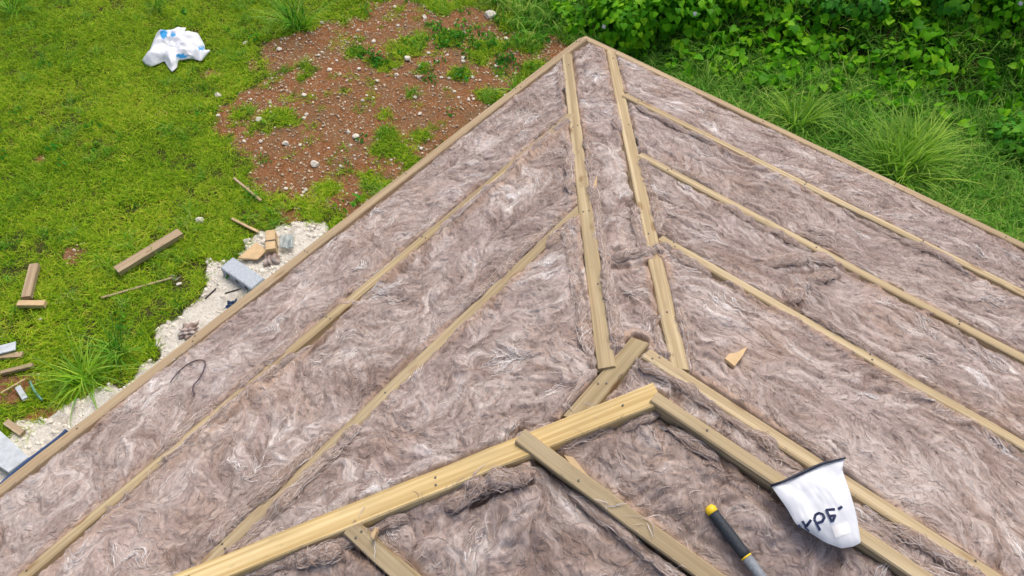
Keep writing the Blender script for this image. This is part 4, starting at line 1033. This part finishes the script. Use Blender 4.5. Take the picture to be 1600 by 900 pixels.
tuft('wool_scrap', 425, 408, .06, 'scrap of pinkish wool at the foot of the upright wood block', seed=1)
tuft('wool_scrap', 297, 519, .065, 'scrap of pinkish wool on the white rubble against the eave', seed=2)
def sheet(name, px, z, amp, mat, label, cat, n=14, seed=0):
    c = [Vector(at(*q, z)) for q in px]; V = []; F = []
    for i in range(n + 1):
        for j in range(n + 1):
            s, t = i / n, j / n; p = (c[0] * (1 - s) + c[1] * s) * (1 - t) + (c[3] * (1 - s) + c[2] * s) * t
            p = p + Vector((0, 0, amp * (.5 + .5 * math.sin(s * 9 + seed) * math.cos(t * 5 + s * 4)))); V.append(p)
    cc = sum(V, Vector()) / len(V); V = [tuple(p - cc) for p in V]
    for i in range(n):
        for j in range(n): a = i * (n + 1) + j; F.append((a, a + n + 1, a + n + 2, a + 1))
    me = bpy.data.meshes.new(name); me.from_pydata(V, [], F)
    for p in me.polygons: p.use_smooth = True
    o = link(name, me, M[mat], loc=cc); md = o.modifiers.new('thick', 'SOLIDIFY'); md.thickness = .003
    return tag(o, label, cat)
sheet('clear_film', [(437, 371), (459, 366), (459, 388), (438, 390)], .05, .03, 'film', 'crumpled clear plastic film behind the upright wood block', 'plastic film')
sheet('blue_cloth', [(352, 486), (357, 473), (372, 470), (368, 482)], .03, .04, 'blue_cloth', 'dark blue rag poking out beside the eave on the rubble', 'rag', seed=2)
def tube(name, pts, rad, mat, label, cat, seg=8):
    cu = bpy.data.curves.new(name, 'CURVE'); cu.dimensions = '3D'; sp = cu.splines.new('NURBS'); sp.points.add(len(pts) - 1)
    for p, q in zip(sp.points, pts): p.co = (*q, 1)
    sp.use_endpoint_u = True; sp.order_u = 4; cu.bevel_depth = rad; cu.bevel_resolution = 3; cu.use_fill_caps = True; cu.resolution_u = 8
    t_ = bpy.data.objects.new(name, cu); COL.objects.link(t_); dg = bpy.context.evaluated_depsgraph_get(); me = bpy.data.meshes.new_from_object(t_.evaluated_get(dg))
    bpy.data.objects.remove(t_); me.name = name
    for p in me.polygons: p.use_smooth = True
    return tag(link(name, me, M[mat]), label, cat)
tube('blue_hose', [at(u, v, .12) for u, v in [(104, 672), (96, 681), (75, 697), (45, 719), (18, 741), (-10, 768), (-40, 800)]], .014, 'blue_hose', 'dark blue hose curving beside the left eave in the lower left', 'hose')
tube('green_twine', [at(u, v, .03) for u, v in [(47, 596), (50, 606), (57, 617), (66, 625)]], .009, 'green_hose', 'short green twine in the grass at left', 'twine')

# crumpled plastic sack on the lawn
def crumple(name, outline, zc, hgt, seed, mat, blue=None):
    pts = [Vector(at(*q, zc)) for q in outline]; c = sum(pts, Vector()) / len(pts); N = 96; RR = 22; r = random.Random(seed)
    per = []; n = len(pts); segL = [(pts[(i + 1) % n] - pts[i]).length for i in range(n)]; tot = sum(segL)
    for k_ in range(N):
        s = tot * k_ / N; i = 0
        while s > segL[i]: s -= segL[i]; i += 1
        per.append(pts[i].lerp(pts[(i + 1) % n], s / segL[i]) - c)
    op = [(p.x, p.y) for p in pts]; V, F, B = [], [], []
    for j in range(RR + 1):
        t = j / RR
        for k_ in range(N):
            p = per[k_] * t; q = p + c
            z = hgt * float(sstep(0, .10, poly_sd(np.array([q.x]), np.array([q.y]), op)[0])) ** .6
            cr = fbm(np.array([q.x * 9]), np.array([q.y * 9]), seed, 2)[0] ; ridge = 1 - abs(2 * fbm(np.array([q.x * 7 + 3]), np.array([q.y * 7]), seed + 4, 3)[0] - 1) * 3
            z = z * (.45 + .9 * cr) + .028 * max(0, ridge) * min(1, 4 * (1 - t)) + .012 * (1 - t) + .006
            V.append((p.x, p.y, z)); u_, v_ = proj(q.x, q.y, z); bl = 0.0
            for (bu, bv, ru, rv) in blue or []:
                bl = max(bl, 1.0 if ((u_ - bu) / ru) ** 2 + ((v_ - bv) / rv) ** 2 < 1 else 0.0)
            B.append(bl)
    for j in range(RR):
        for k_ in range(N):
            a = j * N + k_; b = j * N + (k_ + 1) % N
            F.append((a, b, b + N, a + N))
    me = bpy.data.meshes.new(name); me.from_pydata(V, [], F); me.validate()
    a = me.attributes.new('blue', 'FLOAT', 'POINT'); a.data.foreach_set('value', np.array(B, np.float32))
    for p in me.polygons: p.use_smooth = True
    o = link(name, me, M[mat], loc=(c.x, c.y, .03)); md = o.modifiers.new('thick', 'SOLIDIFY'); md.thickness = .002
    return o
sk = crumple('plastic_sack', [(221, 92), (230, 84), (244, 49), (258, 49), (272, 45), (291, 41), (287, 49), (309, 50), (320, 70), (320, 77), (329, 76), (314, 94), (300, 90), (278, 93), (276, 104), (268, 111), (262, 104), (256, 94), (236, 103), (226, 99)],
             .05, .065, 33, 'sack', [(257, 56, 5.5, 8), (285, 91, 9, 3.5), (316, 79, 5, 3), (272, 58, 4, 3)])
tag(sk, 'crumpled white plastic sack with blue print on the upper left lawn', 'plastic sack')

# ------------------------------------------------------------------ things on the roof
def roof_frame(u, v, dz=0.0):
    q = at_roof(u, v, dz); a, b = xy2ab(q[0], q[1]); e = .01
    def s(a_, b_): return Vector(W3(a_, b_))
    n = (s(a + e, b) - s(a - e, b)).cross(s(a, b + e) - s(a, b - e)).normalized()
    return Vector(q), (n if n.z > 0 else -n)
# white pouch
def pouch():
    q0, nrm = roof_frame(1285, 800, .035)
    nrm = (nrm + Vector((0, 0, .0))).normalized()
    def on(u, v, lift=0.0):
        d = Vector(ray(u, v)); o = Vector(CAM); t = (q0 + nrm * lift - o).dot(nrm) / d.dot(nrm); return o + d * t
    edge = [(1204, 758), (1230, 748), (1262, 735), (1295, 722), (1320, 715), (1316, 734), (1328, 768), (1337, 800), (1342, 826), (1345, 848), (1333, 854), (1315, 857), (1290, 848), (1265, 832), (1243, 818), (1230, 795), (1216, 775)]
    root = empty('plastic_pouch', q0 - nrm * .02); tag(root, 'white plastic pouch with navy lettering lying across two battens', 'bag')
    bpy.context.view_layer.update()
    pts = [on(*e) for e in edge]; c = sum(pts, Vector()) / len(pts); n = len(pts); N = 120; RR = 26; per = []
    segL = [(pts[(i + 1) % n] - pts[i]).length for i in range(n)]; tot = sum(segL)
    for k_ in range(N):
        s = tot * k_ / N; i = 0
        while s > segL[i]: s -= segL[i]; i += 1
        per.append(pts[i].lerp(pts[(i + 1) % n], s / segL[i]) - c)
    T0 = (pts[4] - pts[0]).normalized(); S0 = nrm.cross(T0).normalized()          # along the zip / away from it
    def height(p):                                                              # p relative to c, in the plane of the pouch
        x, y = p.dot(T0), p.dot(S0); return x, y
    dl = [abs(height(p)[1]) for p in per]; ymax = max(height(p)[1] for p in per); ymin = min(height(p)[1] for p in per)
    zipy = height(pts[0] - c)[1]
    def lift(p, t):
        x, y = height(p); k_ = abs(y - zipy) / (ymax - ymin)
        h = .019 * (1 - t ** 4) ** .9 * min(1, .12 + 1.5 * k_)
        w = .0050 * math.sin(x * 62 + y * 22) * (1 - k_) + .0035 * math.sin(x * 40 - y * 60) + .008 * (fbm(np.array([x * 30 + 9]), np.array([y * 12 + 9]), 71, 3)[0] - .5) * 2 + .006 * (abs(2 * fbm(np.array([x * 22 + 40]), np.array([y * 9 + 4]), 75, 2)[0] - 1) - .2)
        return h + w * (1 - t ** 4)
    V, F = [], []
    for sgn in (1, -.35):
        for j in range(RR + 1):
            t = j / RR
            for k_ in range(N): V.append(tuple(c + per[k_] * t + nrm * (sgn * lift(per[k_] * t, t))))
    o1 = (RR + 1) * N
    for b0, fl in ((0, 0), (o1, 1)):
        for j in range(RR):
            for k_ in range(N):
                f = (b0 + j * N + k_, b0 + j * N + (k_ + 1) % N, b0 + (j + 1) * N + (k_ + 1) % N, b0 + (j + 1) * N + k_); F.append(f[::-1] if fl else f)
    def put(name, V, F, mat, smooth=True):
        me = bpy.data.meshes.new(name); me.from_pydata([tuple(Vector(v) - root.location) for v in V], [], F); me.validate()
        for p in me.polygons: p.use_smooth = smooth
        return link(name, me, M[mat], root)
    put('body', V, F, 'bag')
    # find the surface of the pouch under a spot
    def surf(u, v, up=.0015):
        p = on(u, v); 
        for _ in range(4):
            r_ = p - c; r_ = r_ - nrm * r_.dot(nrm); best = max(range(N), key=lambda k_: r_.normalized().dot(per[k_].normalized()) if r_.length > 1e-6 else 0)
            t = min(1, r_.length / per[best].length); h = lift(r_, t); p = on(u, v, h + up)
        return p
    def stroke(px, w):
        V, F = [], []; P_ = []
        for (u0, v0), (u1, v1) in zip(px[:-1], px[1:]):
            m = max(1, int(math.hypot(u1 - u0, v1 - v0) / 1.5))
            P_ += [(u0 + (u1 - u0) * i / m, v0 + (v1 - v0) * i / m) for i in range(m)]
        P_.append(px[-1]); S_ = [surf(*q) for q in P_]
        for i, s in enumerate(S_):
            d = (S_[min(i + 1, len(S_) - 1)] - S_[max(i - 1, 0)]).normalized(); sd_ = nrm.cross(d).normalized() * w * .5; V += [s - sd_, s + sd_]
        for i in range(len(S_) - 1): F.append((2 * i, 2 * i + 1, 2 * i + 3, 2 * i + 2))
        return V, F
    Z = lambda x, y: (1080 + (1015 + (x - 1015) * 1.12) / 5, 700 + (555 + (y - 555) * 1.15) / 5)
    for strokes in [[[(858, 592), (872, 612)]], [[(884, 568), (910, 606)], [(945, 560), (906, 612), (934, 636)]],
                    [[(966, 556), (1008, 632)], [(968, 556), (975, 528), (1000, 514), (1026, 522), (1038, 545), (1022, 572), (985, 584)]],
                    [[(1050, 492), (1092, 576)], [(1048, 494), (1112, 488)], [(1070, 536), (1114, 530), (1094, 572)]], [[(1134, 488), (1162, 470)]]]:
        VV, FF = [], []
        for st_ in strokes:
            v_, f_ = stroke([Z(*q) for q in st_], .0062); o_ = len(VV); VV += v_; FF += [tuple(i + o_ for i in f) for f in f_]
        put('printed_letter', VV, FF, 'ink')
    q4 = [(1085, 605), (1200, 575), (1225, 645), (1115, 685)]; VV, FF = [], []; m = 6
    for i in range(m + 1):
        for j in range(m + 1):
            s, t = i / m, j / m; u = (q4[0][0] * (1 - s) + q4[1][0] * s) * (1 - t) + (q4[3][0] * (1 - s) + q4[2][0] * s) * t; v = (q4[0][1] * (1 - s) + q4[1][1] * s) * (1 - t) + (q4[3][1] * (1 - s) + q4[2][1] * s) * t
            VV.append(surf(*Z(u, v), .001))
    for i in range(m):
        for j in range(m): a = i * (m + 1) + j; FF.append((a, a + m + 1, a + m + 2, a + 1))
    put('sticker', VV, FF, 'sticker')
    # zip lips at the mouth
    zp = [(1203, 757), (1222, 751), (1240, 742), (1262, 731), (1285, 722), (1303, 718), (1321, 714)]; lo = [(1204, 760), (1224, 753), (1243, 745), (1264, 735), (1286, 725), (1304, 720), (1321, 715.5)]
    VV = [on(*q, .007) for q in zp] + [on(*q, .006) for q in lo] + [on(*q, .002) for q in lo]; k_ = len(zp)
    FF = [(i, i + 1, k_ + i + 1, k_ + i) for i in range(k_ - 1)] + [(k_ + i, k_ + i + 1, 2 * k_ + i + 1, 2 * k_ + i) for i in range(k_ - 1)]
    o = put('zip', VV, FF, 'zip'); md = o.modifiers.new('thick', 'SOLIDIFY'); md.thickness = .002
pouch()

# hammer lying on the wool
def lathe(profile, seg=20, sx=1.0):
    bm = bmesh.new(); rings = []
    for x, r_ in profile: rings.append([bm.verts.new((x, math.cos(6.2832 * i / seg) * r_ * sx, math.sin(6.2832 * i / seg) * r_)) for i in range(seg)])
    for a, b in zip(rings[:-1], rings[1:]):
        for i in range(seg): bm.faces.new((a[i], b[i], b[(i + 1) % seg], a[(i + 1) % seg]))
    bm.faces.new(rings[0]); bm.faces.new(rings[-1][::-1]); bmesh.ops.recalc_face_normals(bm, faces=bm.faces); return bm
hq, hn = roof_frame(1108, 793, .002); h1, _ = roof_frame(1190, 902, .002)
ham = empty('hammer', hq); tag(ham, 'hammer with dark grip, yellow end and grey shaft lying on the insulation', 'hammer')
frame_obj(ham, hq + hn * .000, h1 - hq, hn); bpy.context.view_layer.update()
R0 = .0132
def hpart(n, prof, mat):
    o = bm_obj(n, lathe(prof, 20, 1.12), M[mat], ham, smooth=True); o.matrix_parent_inverse = Matrix.Identity(4); return o
hpart('end_cap', [(-.004, R0 * .55), (0, R0 * .82), (.004, R0 * .98), (.010, R0 * 1.0), (.0155, R0 * .96), (.0165, R0 * .8)], 'yellow')
hpart('grip', [(.016, R0 * .80), (.0165, R0 * .96), (.03, R0 * .92), (.045, R0 * .94), (.065, R0 * 1.02), (.09, R0 * 1.05), (.11, R0 * .98), (.125, R0 * 1.03), (.137, R0 * .98), (.138, R0 * .8)], 'grip')
hpart('ring', [(.1375, R0 * .8), (.138, R0 * .99), (.1415, R0 * .99), (.142, R0 * .8)], 'yellow')
hpart('shaft', [(.1415, R0 * .8), (.142, R0 * .93), (.20, R0 * .86), (.30, R0 * .78), (.305, R0 * .5)], 'shaft')
bm = lathe([(-.055, .012), (-.05, .0145), (-.035, .0145), (-.028, .011), (0, .012), (.03, .009), (.06, .004)], 16); bmesh.ops.rotate(bm, verts=bm.verts, matrix=Matrix.Rotation(math.radians(90), 3, 'Z'))
bmesh.ops.translate(bm, verts=bm.verts, vec=(.30, 0, 0)); bm_obj('head', bm, M['steel'], ham, smooth=True).matrix_parent_inverse = Matrix.Identity(4)

# wood chip on the wool
def chip(name, px, dz, th, mat, label, cat, bend=.0):
    fr = [roof_frame(u, v, dz) for u, v in px]; c = sum((f[0] for f in fr), Vector()) / len(fr); n = fr[0][1]; bm = bmesh.new()
    top = [bm.verts.new(f[0] - c + n * (th + bend * (i % 2))) for i, f in enumerate(fr)]; bot = [bm.verts.new(f[0] - c) for f in fr]; k_ = len(fr)
    bm.faces.new(top); bm.faces.new(bot[::-1])
    for i in range(k_): bm.faces.new((top[i], bot[i], bot[(i + 1) % k_], top[(i + 1) % k_]))
    bmesh.ops.recalc_face_normals(bm, faces=bm.faces); o = bm_obj(name, bm, M[mat], loc=c); return tag(o, label, cat)
chip('wood_chip', [(1131, 564), (1138, 556), (1148, 555), (1166, 545), (1158, 560), (1146, 576)], .008, .010, 'ply', 'pointed pale wood chip on the insulation right of the peak', 'wood chip')
chip('wood_chip', [(925, 300), (929, 288), (933, 276), (933, 288), (928, 304)], .004, .006, 'ply', 'thin wood splinter on the strip between the hip battens', 'wood chip')
chip('wood_chip', [(583, 838), (590, 825), (592, 832), (587, 845)], .01, .02, 'ply', 'small wood splinter standing beside the short near batten', 'wood chip')
chip('paint_patch', [(793, 262), (808, 250), (815, 252), (800, 265)], .004, .0015, 'metal_strap', 'pale blue white tape scrap on the first left batten', 'tape')
chip('packing_strip', [(882, 713), (896, 716), (938, 768), (926, 774)], -.004, .012, 'ply', 'short tan packing strip tucked beside the batten left of the hammer', 'packer')
# dark string
tube('dark_string', [Vector(at_roof(u, v, .006)) + Vector((0, 0, max(0, .004 + float(H[int(ab_at(u, v)[0] / RES), int(ab_at(u, v)[1] / RES)])))) for u, v in [(268, 600), (278, 585), (290, 572), (306, 564), (320, 563), (325, 574), (318, 590), (308, 600), (300, 608), (304, 616)]], .0022, 'twine', 'dark string looped on the insulation near the left eave', 'string')
